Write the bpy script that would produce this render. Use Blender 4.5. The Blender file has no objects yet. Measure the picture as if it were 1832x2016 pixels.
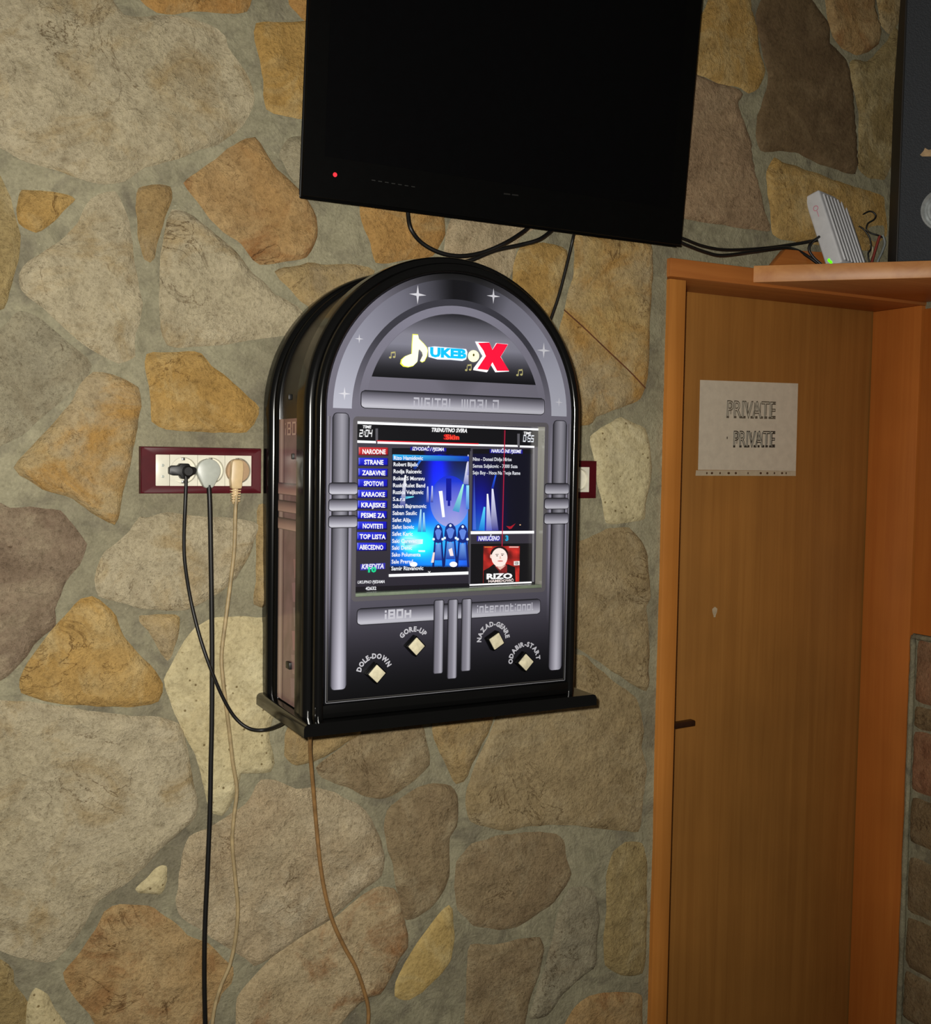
import bpy, bmesh, math, random
from mathutils import Vector, noise, geometry

random.seed(7)
scene = bpy.context.scene
COL = scene.collection

# ---------------------------------------------------------------- camera
F, YAW, PITCH, ROLL = 2143.26, 0.48614658, 0.05172538, -0.01638877
CAM = Vector((0.0, -1.5785, 1.55))
_cy, _sy, _cp, _sp = math.cos(YAW), math.sin(YAW), math.cos(PITCH), math.sin(PITCH)
FW = Vector((_sy * _cp, _cy * _cp, -_sp))
_r = Vector((_cy, -_sy, 0)); _u = _r.cross(FW)
_c, _s = math.cos(ROLL), math.sin(ROLL)
RT = _c * _r - _s * _u
UP = _s * _r + _c * _u
cd = bpy.data.cameras.new('camera'); cam = bpy.data.objects.new('camera', cd); COL.objects.link(cam)
cd.sensor_fit = 'HORIZONTAL'; cd.sensor_width = 36; cd.lens = F * 36 / 1832; cd.clip_start = .05
from mathutils import Matrix
M = Matrix.Identity(4)
for i in range(3):
    M[i][0] = RT[i]; M[i][1] = UP[i]; M[i][2] = -FW[i]; M[i][3] = CAM[i]
cam.matrix_world = M
scene.camera = cam

# ---------------------------------------------------------------- light and exposure
wd = bpy.data.worlds.new('room_ambient'); scene.world = wd; wd.use_nodes = True
wd.node_tree.nodes['Background'].inputs[0].default_value = (1.0, .93, .80, 1)
wd.node_tree.nodes['Background'].inputs[1].default_value = .05
ld = bpy.data.lights.new('phone_flash', 'SPOT'); lo = bpy.data.objects.new('phone_flash', ld); COL.objects.link(lo)
ld.energy = 112; ld.color = (1.0, .962, .885); ld.shadow_soft_size = .012; ld.spot_size = math.radians(118); ld.spot_blend = 1.0
FL = CAM + UP * .035 - RT * .03
lo.location = FL
tgt = CAM + FW * 1.8 - RT * .16 + UP * .06
lo.rotation_euler = (tgt - FL).to_track_quat('-Z', 'Y').to_euler()
vs = scene.view_settings
vs.view_transform = 'Standard'; vs.look = 'None'; vs.exposure = 0.0; vs.gamma = 1.0; vs.use_curve_mapping = False

# ---------------------------------------------------------------- helpers
def ray(px, py): return FW + RT * ((px - 916) / F) - UP * ((py - 1008) / F)
def at(px, py, Y=0.0):            # point of the plane y = Y seen at a photo pixel
    r = ray(px, py); return CAM + r * ((Y - CAM.y) / r.y)
def atx(px, py, X):
    r = ray(px, py); return CAM + r * ((X - CAM.x) / r.x)
def atz(px, py, Z):
    r = ray(px, py); return CAM + r * ((Z - CAM.z) / r.z)
def proj(p):
    v = Vector(p) - CAM; w = v.dot(FW)
    return 916 + F * v.dot(RT) / w, 1008 - F * v.dot(UP) / w
def l1(v):
    v /= 255.0
    return v / 12.92 if v <= .04045 else ((v + .055) / 1.055) ** 2.4
def lin(c): return (l1(c[0]), l1(c[1]), l1(c[2]), 1.0 if len(c) < 4 else c[3])
WO = {}
def origin(o): return WO[o.name] if o else Vector((0, 0, 0))
def props(o, label=None, cat=None, group=None, kind=None):
    if label: o['label'] = label
    if cat: o['category'] = cat
    if group: o['group'] = group
    if kind: o['kind'] = kind
    return o
def empty(name, loc, label=None, cat=None, group=None, kind=None):
    o = bpy.data.objects.new(name, None); COL.objects.link(o); o.location = loc; o.empty_display_size = .05
    WO[o.name] = Vector(loc)
    return props(o, label, cat, group, kind)
def mk(name, verts, faces, mat, parent=None, smooth=None, cols=None):
    vv = [Vector(v) for v in verts]
    lo_ = Vector([min(v[i] for v in vv) for i in range(3)]); hi = Vector([max(v[i] for v in vv) for i in range(3)])
    c = (lo_ + hi) / 2
    me = bpy.data.meshes.new(name)
    me.from_pydata([v - c for v in vv], [], faces)
    if cols:
        at_ = me.color_attributes.new('Col', 'FLOAT_COLOR', 'POINT')
        for i, k in enumerate(cols): at_.data[i].color = k
    me.update()
    if smooth is not None:
        for p in me.polygons: p.use_smooth = True
        me.set_sharp_from_angle(angle=math.radians(smooth))
    me.materials.append(mat)
    o = bpy.data.objects.new(name, me); COL.objects.link(o)
    WO[o.name] = c
    o.parent = parent
    o.location = c - origin(parent)
    return o
def from_bm(name, bm, mat, parent=None, smooth=None):
    bm.normal_update(); bm.verts.index_update()
    v = [x.co.copy() for x in bm.verts]; f = [[q.index for q in p.verts] for p in bm.faces]
    bm.free()
    return mk(name, v, f, mat, parent, smooth)
def box(name, x0, x1, y0, y1, z0, z1, mat, parent=None, bev=.0, seg=2):
    bm = bmesh.new()
    bmesh.ops.create_cube(bm, size=1)
    for v in bm.verts:
        v.co = Vector(((x0 + x1) / 2 + v.co.x * (x1 - x0), (y0 + y1) / 2 + v.co.y * (y1 - y0), (z0 + z1) / 2 + v.co.z * (z1 - z0)))
    if bev: bmesh.ops.bevel(bm, geom=bm.edges[:], offset=bev, segments=seg, affect='EDGES', profile=.5)
    return from_bm(name, bm, mat, parent, 40 if bev else None)
def hexa(name, b, ax, ay, az, mat, parent=None, bev=0, seg=2):    # box from a corner and three edge vectors
    bm = bmesh.new(); bmesh.ops.create_cube(bm, size=1)
    for v in bm.verts:
        v.co = b + ax * (v.co.x + .5) + ay * (v.co.y + .5) + az * (v.co.z + .5)
    if bev: bmesh.ops.bevel(bm, geom=bm.edges[:], offset=bev, segments=seg, affect='EDGES', profile=.5)
    bmesh.ops.recalc_face_normals(bm, faces=bm.faces[:])
    return from_bm(name, bm, mat, parent, 40 if bev else None)
def prism(name, pts, d, mat, parent=None, bev=0, smooth=None):    # polygon of 3D points swept by vector d
    bm = bmesh.new()
    vs_ = [bm.verts.new(p) for p in pts]; f = bm.faces.new(vs_)
    r = bmesh.ops.extrude_face_region(bm, geom=[f])
    bmesh.ops.translate(bm, verts=[g for g in r['geom'] if isinstance(g, bmesh.types.BMVert)], vec=d)
    bmesh.ops.recalc_face_normals(bm, faces=bm.faces[:])
    if bev: bmesh.ops.bevel(bm, geom=bm.edges[:], offset=bev, segments=2, affect='EDGES', profile=.5)
    return from_bm(name, bm, mat, parent, smooth if smooth else (40 if bev else None))
def catmull(P, n=8):
    P = [Vector(p) for p in P]; out = []
    Q = [P[0] * 2 - P[1]] + P + [P[-1] * 2 - P[-2]]
    for i in range(1, len(Q) - 2):
        a, b, c, d = Q[i - 1], Q[i], Q[i + 1], Q[i + 2]
        for k in range(n):
            t = k / n
            out.append(.5 * ((2 * b) + (c - a) * t + (2 * a - 5 * b + 4 * c - d) * t * t + (3 * b - a - 3 * c + d) * t ** 3))
    out.append(P[-1]); return out
def tube(name, path, r, mat, parent=None, seg=8, sm=True):
    pts = catmull(path) if sm else [Vector(p) for p in path]
    V, Fc = [], []
    nrm = None
    for i, p in enumerate(pts):
        t = (pts[min(i + 1, len(pts) - 1)] - pts[max(i - 1, 0)]).normalized()
        if nrm is None:
            nrm = t.orthogonal().normalized()
        nrm = (nrm - t * nrm.dot(t)).normalized(); b = t.cross(nrm)
        rr = r(i / (len(pts) - 1)) if callable(r) else r
        for k in range(seg):
            a = 2 * math.pi * k / seg
            V.append(p + nrm * (rr * math.cos(a)) + b * (rr * math.sin(a)))
    for i in range(len(pts) - 1):
        for k in range(seg):
            a = i * seg + k; b_ = i * seg + (k + 1) % seg
            Fc.append((a, b_, b_ + seg, a + seg))
    Fc.append(tuple(range(seg))[::-1]); Fc.append(tuple((len(pts) - 1) * seg + k for k in range(seg)))
    return mk(name, V, Fc, mat, parent, 50)
def disc(c, rx, rz, n=24, a0=0):                                   # ring of points in an xz plane
    return [Vector((c[0] + rx * math.cos(a0 + 2 * math.pi * k / n), c[1], c[2] + rz * math.sin(a0 + 2 * math.pi * k / n))) for k in range(n)]
def lathe_y(name, cx, cz, prof, mat, parent=None, n=32, smooth=35):   # profile (r, y) turned about an axis along y
    V, Fc = [], []
    for r, y in prof:
        for k in range(n):
            a = 2 * math.pi * k / n
            V.append((cx + r * math.cos(a), y, cz + r * math.sin(a)))
    for i in range(len(prof) - 1):
        for k in range(n):
            a = i * n + k; b = i * n + (k + 1) % n
            Fc.append((a, b, b + n, a + n))
    Fc.append(tuple(range(n))); Fc.append(tuple((len(prof) - 1) * n + k for k in range(n))[::-1])
    return mk(name, V, Fc, mat, parent, smooth)

# ---------------------------------------------------------------- materials
def newmat(name):
    m = bpy.data.materials.new(name); m.use_nodes = True
    nt = m.node_tree; return m, nt, nt.nodes['Principled BSDF']
def N(nt, t, **kw):
    n = nt.nodes.new(t)
    for k, v in kw.items(): setattr(n, k, v)
    return n
def L(nt, a, b): nt.links.new(a, b)
def objcoord(nt, rnd=True):
    tc = N(nt, 'ShaderNodeTexCoord')
    if not rnd: return tc.outputs['Object']
    oi = N(nt, 'ShaderNodeObjectInfo'); mu = N(nt, 'ShaderNodeVectorMath', operation='SCALE')
    cx = N(nt, 'ShaderNodeCombineXYZ'); L(nt, oi.outputs['Random'], cx.inputs[0]); L(nt, oi.outputs['Random'], cx.inputs[2])
    mu.inputs['Scale'].default_value = 37.0; L(nt, cx.outputs[0], mu.inputs[0])
    ad = N(nt, 'ShaderNodeVectorMath', operation='ADD'); L(nt, tc.outputs['Object'], ad.inputs[0]); L(nt, mu.outputs[0], ad.inputs[1])
    return ad.outputs[0]
def noisen(nt, co, sc, det=4, rough=.6, dist=0):
    n = N(nt, 'ShaderNodeTexNoise'); n.inputs['Scale'].default_value = sc; n.inputs['Detail'].default_value = det
    n.inputs['Roughness'].default_value = rough; n.inputs['Distortion'].default_value = dist
    L(nt, co, n.inputs['Vector']); return n.outputs['Fac']
def ramp(nt, fac, stops):
    r = N(nt, 'ShaderNodeValToRGB'); e = r.color_ramp.elements
    while len(e) < len(stops): e.new(.5)
    for i, (p, c) in enumerate(stops): e[i].position = p; e[i].color = c
    L(nt, fac, r.inputs[0]); return r.outputs[0]
def mix(nt, fac, a, b, mode='MIX'):
    m = N(nt, 'ShaderNodeMix', data_type='RGBA', blend_type=mode)
    for v, s in ((fac, m.inputs[0]), (a, m.inputs[6]), (b, m.inputs[7])):
        if hasattr(v, 'is_linked'): L(nt, v, s)
        else: s.default_value = v
    return m.outputs[2]
def bump(nt, h, strength, dist, prev=None):
    b = N(nt, 'ShaderNodeBump'); b.inputs['Strength'].default_value = strength; b.inputs['Distance'].default_value = dist
    L(nt, h, b.inputs['Height'])
    if prev: L(nt, prev, b.inputs['Normal'])
    return b.outputs[0]
def plain(name, c, rough=.5, metal=0, var=.12, spec=.5, bmp=0, scale=60):
    m, nt, p = newmat(name); co = objcoord(nt)
    n = noisen(nt, co, scale, 3)
    a = lin([max(0, v * (1 - var)) for v in c]); b = lin([min(255, v * (1 + var)) for v in c])
    L(nt, ramp(nt, n, [(.3, a), (.7, b)]), p.inputs['Base Color'])
    p.inputs['Roughness'].default_value = rough; p.inputs['Metallic'].default_value = metal; p.inputs['Specular IOR Level'].default_value = spec
    if bmp: L(nt, bump(nt, n, bmp, .002), p.inputs['Normal'])
    return m
def printmat(name, rough=.4, emit=0, spec=.5, alpha=False):
    m, nt, p = newmat(name)
    a = N(nt, 'ShaderNodeVertexColor', layer_name='Col')
    if emit:
        p.inputs['Base Color'].default_value = (.004, .004, .005, 1)
        L(nt, a.outputs[0], p.inputs['Emission Color']); p.inputs['Emission Strength'].default_value = emit
    else:
        L(nt, a.outputs[0], p.inputs['Base Color'])
    if alpha: L(nt, a.outputs[1], p.inputs['Alpha'])
    p.inputs['Roughness'].default_value = rough; p.inputs['Specular IOR Level'].default_value = spec
    return m
def stonemat(name, A, B, Cc, mixpos=.5, pits=False, rel=1.0):
    m, nt, p = newmat('stone_' + name); co = objcoord(nt)
    n1 = noisen(nt, co, 4.5, 6, .65, .6); n2 = noisen(nt, co, 26, 8, .68, .3); n3 = noisen(nt, co, 150, 5, .7); n4 = noisen(nt, co, 10, 5, .65, 1.0)
    base = ramp(nt, n1, [(mixpos - .15, lin(A)), (mixpos + .15, lin(B))])
    st = ramp(nt, n4, [(.50, (0, 0, 0, 1)), (.68, (1, 1, 1, 1))])
    base = mix(nt, st, base, lin(Cc))
    v = ramp(nt, n2, [(.28, (.74, .72, .69, 1)), (.5, (1, 1, 1, 1)), (.74, (1.16, 1.16, 1.15, 1))])
    base = mix(nt, 1.0, base, v, 'MULTIPLY')
    g = ramp(nt, n3, [(.30, (.70, .68, .64, 1)), (.5, (1.0, 1.0, 1.0, 1)), (.72, (1.15, 1.15, 1.15, 1))])
    base = mix(nt, 1.0, base, g, 'MULTIPLY')
    # dark flakes and hairline cracks in the split face
    cr = noisen(nt, co, 7, 6, .62, 1.4)
    ab = N(nt, 'ShaderNodeMath', operation='SUBTRACT'); ab.inputs[1].default_value = .5; L(nt, cr, ab.inputs[0])
    ab2 = N(nt, 'ShaderNodeMath', operation='ABSOLUTE'); L(nt, ab.outputs[0], ab2.inputs[0])
    line = ramp(nt, ab2.outputs[0], [(.0, (.42, .36, .29, 1)), (.009, (1, 1, 1, 1))])
    cm = ramp(nt, noisen(nt, co, 5.5, 2), [(.54, (0, 0, 0, 1)), (.62, (1, 1, 1, 1))])
    base = mix(nt, cm, base, mix(nt, 1.0, base, line, 'MULTIPLY'))
    fl = noisen(nt, co, 60, 6, .75, .8)
    spk = ramp(nt, fl, [(.30, (.40, .33, .26, 1)), (.37, (1, 1, 1, 1))])
    base = mix(nt, .85, base, spk, 'MULTIPLY')
    nb = bump(nt, n2, .9 * rel, .012); nb = bump(nt, line, .35 * rel, .004, nb); nb = bump(nt, n3, .8 * rel, .0045, nb)
    if pits:
        vo = N(nt, 'ShaderNodeTexVoronoi'); vo.inputs['Scale'].default_value = 75; L(nt, co, vo.inputs['Vector'])
        pr = ramp(nt, vo.outputs['Distance'], [(.10, (.35, .30, .22, 1)), (.17, (1, 1, 1, 1))])
        msk = ramp(nt, noisen(nt, co, 40, 2), [(.44, (0, 0, 0, 1)), (.5, (1, 1, 1, 1))])
        base = mix(nt, msk, base, mix(nt, 1.0, base, pr, 'MULTIPLY'))
        nb = bump(nt, vo.outputs['Distance'], .3, .002, nb)
    L(nt, base, p.inputs['Base Color']); L(nt, nb, p.inputs['Normal'])
    p.inputs['Roughness'].default_value = .78; p.inputs['Specular IOR Level'].default_value = .3
    return m
def woodmat(name, A, B, rough=.42, axis=2, scale=1.0, spec=.5):
    m, nt, p = newmat(name); tc = N(nt, 'ShaderNodeTexCoord')
    oi = N(nt, 'ShaderNodeObjectInfo'); mp = N(nt, 'ShaderNodeMapping')
    s = [55 * scale, 55 * scale, 55 * scale]; s[axis] = 1.6 * scale
    mp.inputs['Scale'].default_value = s; L(nt, tc.outputs['Object'], mp.inputs['Vector'])
    cx = N(nt, 'ShaderNodeCombineXYZ'); mm = N(nt, 'ShaderNodeMath', operation='MULTIPLY'); mm.inputs[1].default_value = 40
    L(nt, oi.outputs['Random'], mm.inputs[0]); L(nt, mm.outputs[0], cx.inputs[0]); L(nt, cx.outputs[0], mp.inputs['Location'])
    n = noisen(nt, mp.outputs[0], 1.0, 5, .62, .6)
    n2 = noisen(nt, objcoord(nt), 3.0, 3)
    c = ramp(nt, n, [(.3, lin(A)), (.68, lin(B))])
    c = mix(nt, 1.0, c, ramp(nt, n2, [(.3, (.86, .86, .86, 1)), (.7, (1.1, 1.08, 1.05, 1))]), 'MULTIPLY')
    L(nt, c, p.inputs['Base Color']); L(nt, bump(nt, n, .12, .001), p.inputs['Normal'])
    p.inputs['Roughness'].default_value = rough; p.inputs['Specular IOR Level'].default_value = spec
    return m

SM = {
 'light': stonemat('light', (178, 165, 134), (190, 177, 147), (168, 147, 108)),
 'beige': stonemat('beige', (168, 148, 110), (154, 134, 96), (174, 156, 120)),
 'tan': stonemat('tan', (176, 154, 110), (162, 134, 88), (156, 138, 106)),
 'grey': stonemat('grey', (152, 144, 120), (162, 152, 124), (144, 132, 106)),
 'gold': stonemat('gold', (188, 155, 96), (176, 139, 76), (194, 168, 116)),
 'ochre': stonemat('ochre', (190, 160, 102), (174, 156, 122), (180, 140, 78)),
 'orange': stonemat('orange', (184, 145, 86), (168, 124, 68), (180, 152, 104)),
 'rust': stonemat('rust', (172, 136, 86), (186, 160, 116), (148, 104, 60)),
 'plum': stonemat('plum', (144, 126, 104), (128, 108, 88), (160, 144, 118)),
 'cream': stonemat('cream', (196, 184, 144), (188, 172, 130), (202, 190, 152), pits=True, rel=.6),
 'olive': stonemat('olive', (168, 148, 102), (154, 132, 86), (178, 160, 118)),
 'pink': stonemat('pink', (200, 183, 149), (190, 168, 133), (206, 190, 158), rel=1.3),
 'pinkrust': stonemat('pinkrust', (182, 160, 122), (190, 171, 135), (156, 116, 76)),
 'brown': stonemat('brown', (156, 137, 103), (138, 118, 88), (166, 150, 118)),
 'yellow': stonemat('yellow', (186, 162, 104), (178, 152, 94), (192, 172, 120), rel=.6),
 'dark': stonemat('dark', (108, 88, 60), (98, 78, 54), (118, 98, 70), rel=.5),
 'mauve': stonemat('mauve', (162, 136, 104), (150, 124, 96), (170, 146, 114)),
 'brickred': stonemat('brickred', (160, 116, 84), (148, 118, 88), (140, 94, 66)),
 'brickgrey': stonemat('brickgrey', (142, 120, 86), (130, 108, 76), (150, 132, 100)),
}
def mortarmat():
    m, nt, p = newmat('mortar'); co = objcoord(nt, False)
    n1 = noisen(nt, co, 5, 5, .6, .6); n2 = noisen(nt, co, 30, 7, .66, .5); n3 = noisen(nt, co, 240, 4, .65); n4 = noisen(nt, co, 12, 5, .6, 1.2)
    c = ramp(nt, n1, [(.34, lin((128, 121, 98))), (.52, lin((146, 140, 114))), (.68, lin((156, 149, 122)))])
    c = mix(nt, ramp(nt, n4, [(.50, (0, 0, 0, 1)), (.70, (.75, .75, .75, 1))]), c, lin((102, 95, 80)))
    c = mix(nt, 1.0, c, ramp(nt, n2, [(.28, (.76, .76, .74, 1)), (.5, (1, 1, 1, 1)), (.75, (1.14, 1.14, 1.13, 1))]), 'MULTIPLY')
    c = mix(nt, 1.0, c, ramp(nt, n3, [(.3, (.8, .8, .79, 1)), (.7, (1.1, 1.1, 1.1, 1))]), 'MULTIPLY')
    sp = ramp(nt, n3, [(.73, (0, 0, 0, 1)), (.77, (1, 1, 1, 1))])
    c = mix(nt, sp, c, lin((200, 198, 184)))
    L(nt, c, p.inputs['Base Color'])
    nb = bump(nt, n2, .7, .010); nb = bump(nt, n3, .4, .002, nb); L(nt, nb, p.inputs['Normal'])
    p.inputs['Roughness'].default_value = .72; p.inputs['Specular IOR Level'].default_value = .35
    return m
MORTAR = mortarmat()
WOOD_DOOR = woodmat('door_veneer', (142, 95, 42), (158, 109, 51), .45)
WOOD_FRAME = woodmat('frame_wood', (172, 108, 44), (190, 124, 56), .4)
WOOD_FRAME_H = woodmat('frame_wood_across', (158, 92, 40), (176, 108, 50), .4, axis=0)
WOOD_JAMB = woodmat('jamb_wood', (172, 97, 38), (184, 109, 45), .4)
WOOD_SHELF = woodmat('shelf_wood', (184, 122, 68), (206, 146, 88), .45, axis=0, scale=.6)
BLACK = plain('black_lacquer', (10, 10, 10), .15, spec=.5, var=.05)
BLACK_MAT = plain('black_laminate', (36, 31, 26), .38)
BLACK_TV = plain('tv_black', (5, 5, 5), .3, spec=.2)
GLASS_TV = plain('tv_screen', (4, 4, 5), .28, spec=.2)
RUBBER = plain('black_rubber', (14, 13, 12), .45)
BEIGE_CORD = plain('beige_cord', (160, 140, 102), .5)
BROWN_CORD = plain('brown_cord', (138, 104, 62), .5)
WHITE_PL = plain('white_plastic', (226, 222, 204), .35, var=.03)
GREY_PL = plain('grey_plastic', (178, 182, 172), .35, var=.04)
ROUTER_PL = plain('router_plastic', (196, 196, 198), .45, var=.03)
ROUTER_DK = plain('router_groove', (120, 120, 120), .5, var=.05)
WINE = plain('wine_red_plastic', (76, 15, 23), .4, var=.05, spec=.18)
BEIGE_PL = plain('beige_plastic', (206, 180, 136), .4, var=.05)
BROWN_PL = plain('tan_plastic', (172, 142, 108), .4, var=.05)
STEEL = plain('steel', (180, 180, 180), .3, 1.0)
SLATE = plain('speaker_front', (40, 43, 48), .6, bmp=.4, scale=400)
SLATE_SIDE = plain('speaker_side', (26, 21, 17), .6)
ALU = plain('brushed_silver', (168, 172, 172), .35, .3)
PAPER = plain('paper', (196, 186, 166), .45, var=.03)
SLEEVE = plain('plastic_sleeve', (178, 164, 138), .3, var=.05)
INK = plain('ink_grey', (92, 84, 70), .6)
INK_DK = plain('ink_dark', (48, 42, 34), .6)
CREAM_BTN = plain('cream_button', (214, 206, 176), .4, var=.08, scale=120)
GLASS_EDGE = plain('glass_edge', (122, 134, 116), .2, var=.06)
PRINT = printmat('panel_print', .34, spec=.3)
PRINT_SIDE = printmat('side_print', .22)
LIT = printmat('screen_light', .3, emit=1.0)
LOGO = printmat('logo_light', .3, emit=1.35)

# ---------------------------------------------------------------- flat print collector
class Print:
    def __init__(s): s.v, s.f, s.c = [], [], []
    def poly(s, pts, col):
        i = len(s.v); n = len(pts)
        cols = col if isinstance(col[0], (tuple, list)) else [col] * n
        s.v += [Vector(p) for p in pts]; s.c += [lin(k) for k in cols]; s.f.append(tuple(range(i, i + n)))
    def grid(s, fn, nu, nv):
        i = len(s.v)
        for b in range(nv + 1):
            for a in range(nu + 1):
                p, k = fn(a / nu, b / nv); s.v.append(Vector(p)); s.c.append(lin(k))
        for b in range(nv):
            for a in range(nu):
                q = i + b * (nu + 1) + a; s.f.append((q, q + 1, q + nu + 2, q + nu + 1))
    def raw(s, v, f, col):
        i = len(s.v); s.v += [Vector(p) for p in v]; s.c += [lin(col)] * len(v); s.f += [tuple(k + i for k in q) for q in f]
    def build(s, name, mat, parent):
        if mat is PRINT: s.c = [(k[0] * .84, k[1] * .85, k[2] * .93, 1.0) for k in s.c]
        return mk(name, s.v, s.f, mat, parent, None, s.c)
_tc = {}
def text_raw(st, bold=0.0, shear=0.0):
    key = (st, bold, shear)
    if key not in _tc:
        cu = bpy.data.curves.new('lettering', 'FONT'); cu.body = st; cu.offset = bold; cu.shear = shear; cu.resolution_u = 2
        ob = bpy.data.objects.new('lettering', cu)
        me = bpy.data.meshes.new_from_object(ob)
        _tc[key] = ([(v.co.x, v.co.y) for v in me.vertices], [tuple(p.vertices) for p in me.polygons])
        bpy.data.meshes.remove(me); bpy.data.objects.remove(ob); bpy.data.curves.remove(cu)
    return _tc[key]
CAPH = max(y for x, y in text_raw('H')[0])
def place(P, v2, f, A, B, h, col, hraw, lift):
    v2 = [(q[0], q[1], q[2] if len(q) > 2 else 0.0) for q in v2]
    x0 = min(q[0] for q in v2); x1 = max(q[0] for q in v2)
    e = B - A; w = e.length; e.normalize()
    up = Vector((0, 0, 1)) if abs(e.z) < .5 else Vector((1, 0, 0))
    P.raw([A + e * ((x - x0) / (x1 - x0) * w) + up * (y / hraw * h) + lift + Vector((0, -d_, 0)) for x, y, d_ in v2], f, col)
def text(P, st, p0, p1, hpx, Y, col, bold=0.0, shear=0.0):
    v, f = text_raw(st, bold, shear)
    A, B = at(p0[0], p0[1], Y), at(p1[0], p1[1], Y)
    h = (at(p0[0], p0[1] - hpx, Y) - A).length
    place(P, v, f, A, B, h, col, CAPH, Vector((0, 0, 0)))
# square stroke lettering: polylines on a unit cell
GL = {
 'D': [[(.08, .62), (.08, 0), (.92, 0), (.92, 1), (.08, 1)]], 'I': [[(.5, 0), (.5, 1)]],
 'G': [[(.95, 1), (.1, 1), (.1, 0), (.9, 0), (.9, .5), (.5, .5)]], 'T': [[(0, 1), (1, 1)], [(.5, 1), (.5, 0)]],
 'A': [[(.1, 0), (.1, 1), (.9, 1), (.9, 0)], [(.35, .45), (.9, .45)]], 'L': [[(.15, 1), (.15, 0), (.9, 0)]],
 'W': [[(.05, 1), (.05, 0), (.95, 0), (.95, 1)], [(.5, 1), (.5, 0)]], 'O': [[(.1, 0), (.1, 1), (.9, 1), (.9, 0), (.1, 0)]],
 'R': [[(.1, 1), (.9, 1), (.9, .5), (.4, .5)], [(.9, .5), (.9, 0)], [(.1, .25), (.1, 0), (.5, 0)]],
 'i': [[(.5, .02), (.5, .44)], [(.5, .92), (.5, .93)]], 'B': [[(.1, 0), (.1, 1), (.9, 1), (.9, 0), (.1, 0)], [(.4, .5), (.9, .5)]],
 'x': [[(.1, 0), (.1, .4), (.9, .4), (.9, .8)], [(.1, .8), (.1, .4)], [(.9, .4), (.9, 0)]],
 'n': [[(.1, 0), (.1, .8), (.9, .8), (.9, 0)]], 't': [[(.2, 1), (.2, 0), (.9, 0)], [(.2, .7), (.8, .7)]],
 'e': [[(.9, 0), (.1, 0), (.1, .8), (.9, .8), (.9, .4), (.3, .4)]], 'r': [[(.1, 0), (.1, .8), (.8, .8)]],
 'a': [[(.9, 0), (.1, 0), (.1, .8), (.9, .8), (.9, 0)]], 'o': [[(.1, 0), (.1, .8), (.9, .8), (.9, 0), (.1, 0)]], 'l': [[(.2, 1), (.2, 0), (.6, 0)]],
 '2': [[(0, 1), (.9, 1), (.9, .5), (0, .5), (0, 0), (.9, 0)]], '0': [[(.05, 0), (.05, 1), (.9, 1), (.9, 0), (.05, 0)]],
 '4': [[(0, 1), (0, .5), (.9, .5)], [(.9, 1), (.9, 0)]], '5': [[(.9, 1), (0, 1), (0, .5), (.9, .5), (.9, 0), (0, 0)]],
 ':': [[(.5, .25), (.5, .35)], [(.5, .65), (.5, .75)]], ' ': [],
}
def stroke_text(st, w=.2, gap=.35, narrow='Iil:', shear=0.0):
    v, f = [], []; x = 0.0
    for ch in st:
        wd_ = .35 if ch in narrow else (.5 if ch == ' ' else 1.0)
        for pl in GL[ch]:
            for (a, b), (c, d) in zip(pl, pl[1:]):
                a_, c_ = x + a * wd_ if ch not in narrow else x + (a - .5) * .6 + wd_ / 2, x + c * wd_ if ch not in narrow else x + (c - .5) * .6 + wd_ / 2
                dx, dy = c_ - a_, d - b; ln = math.hypot(dx, dy) or 1; ux, uy = dx / ln * w / 2, dy / ln * w / 2
                i = len(v)
                for (qx, qy) in ((a_ - ux - uy, b - uy + ux), (a_ - ux + uy, b - uy - ux), (c_ + ux + uy, d + uy - ux), (c_ + ux - uy, d + uy + ux)):
                    v.append((qx + shear * qy, qy, (i // 4 % 24) * 2.5e-5))
                f.append((i, i + 1, i + 2, i + 3))
        x += wd_ + gap
    return v, f
def stext(P, st, p0, p1, hpx, Y, col, w=.2, gap=.35, shear=0.0):
    v, f = stroke_text(st, w, gap, shear=shear)
    A, B = at(p0[0], p0[1], Y), at(p1[0], p1[1], Y); h = (at(p0[0], p0[1] - hpx, Y) - A).length
    place(P, v, f, A, B, h, col, 1.0, Vector((0, 0, 0)))
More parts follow.
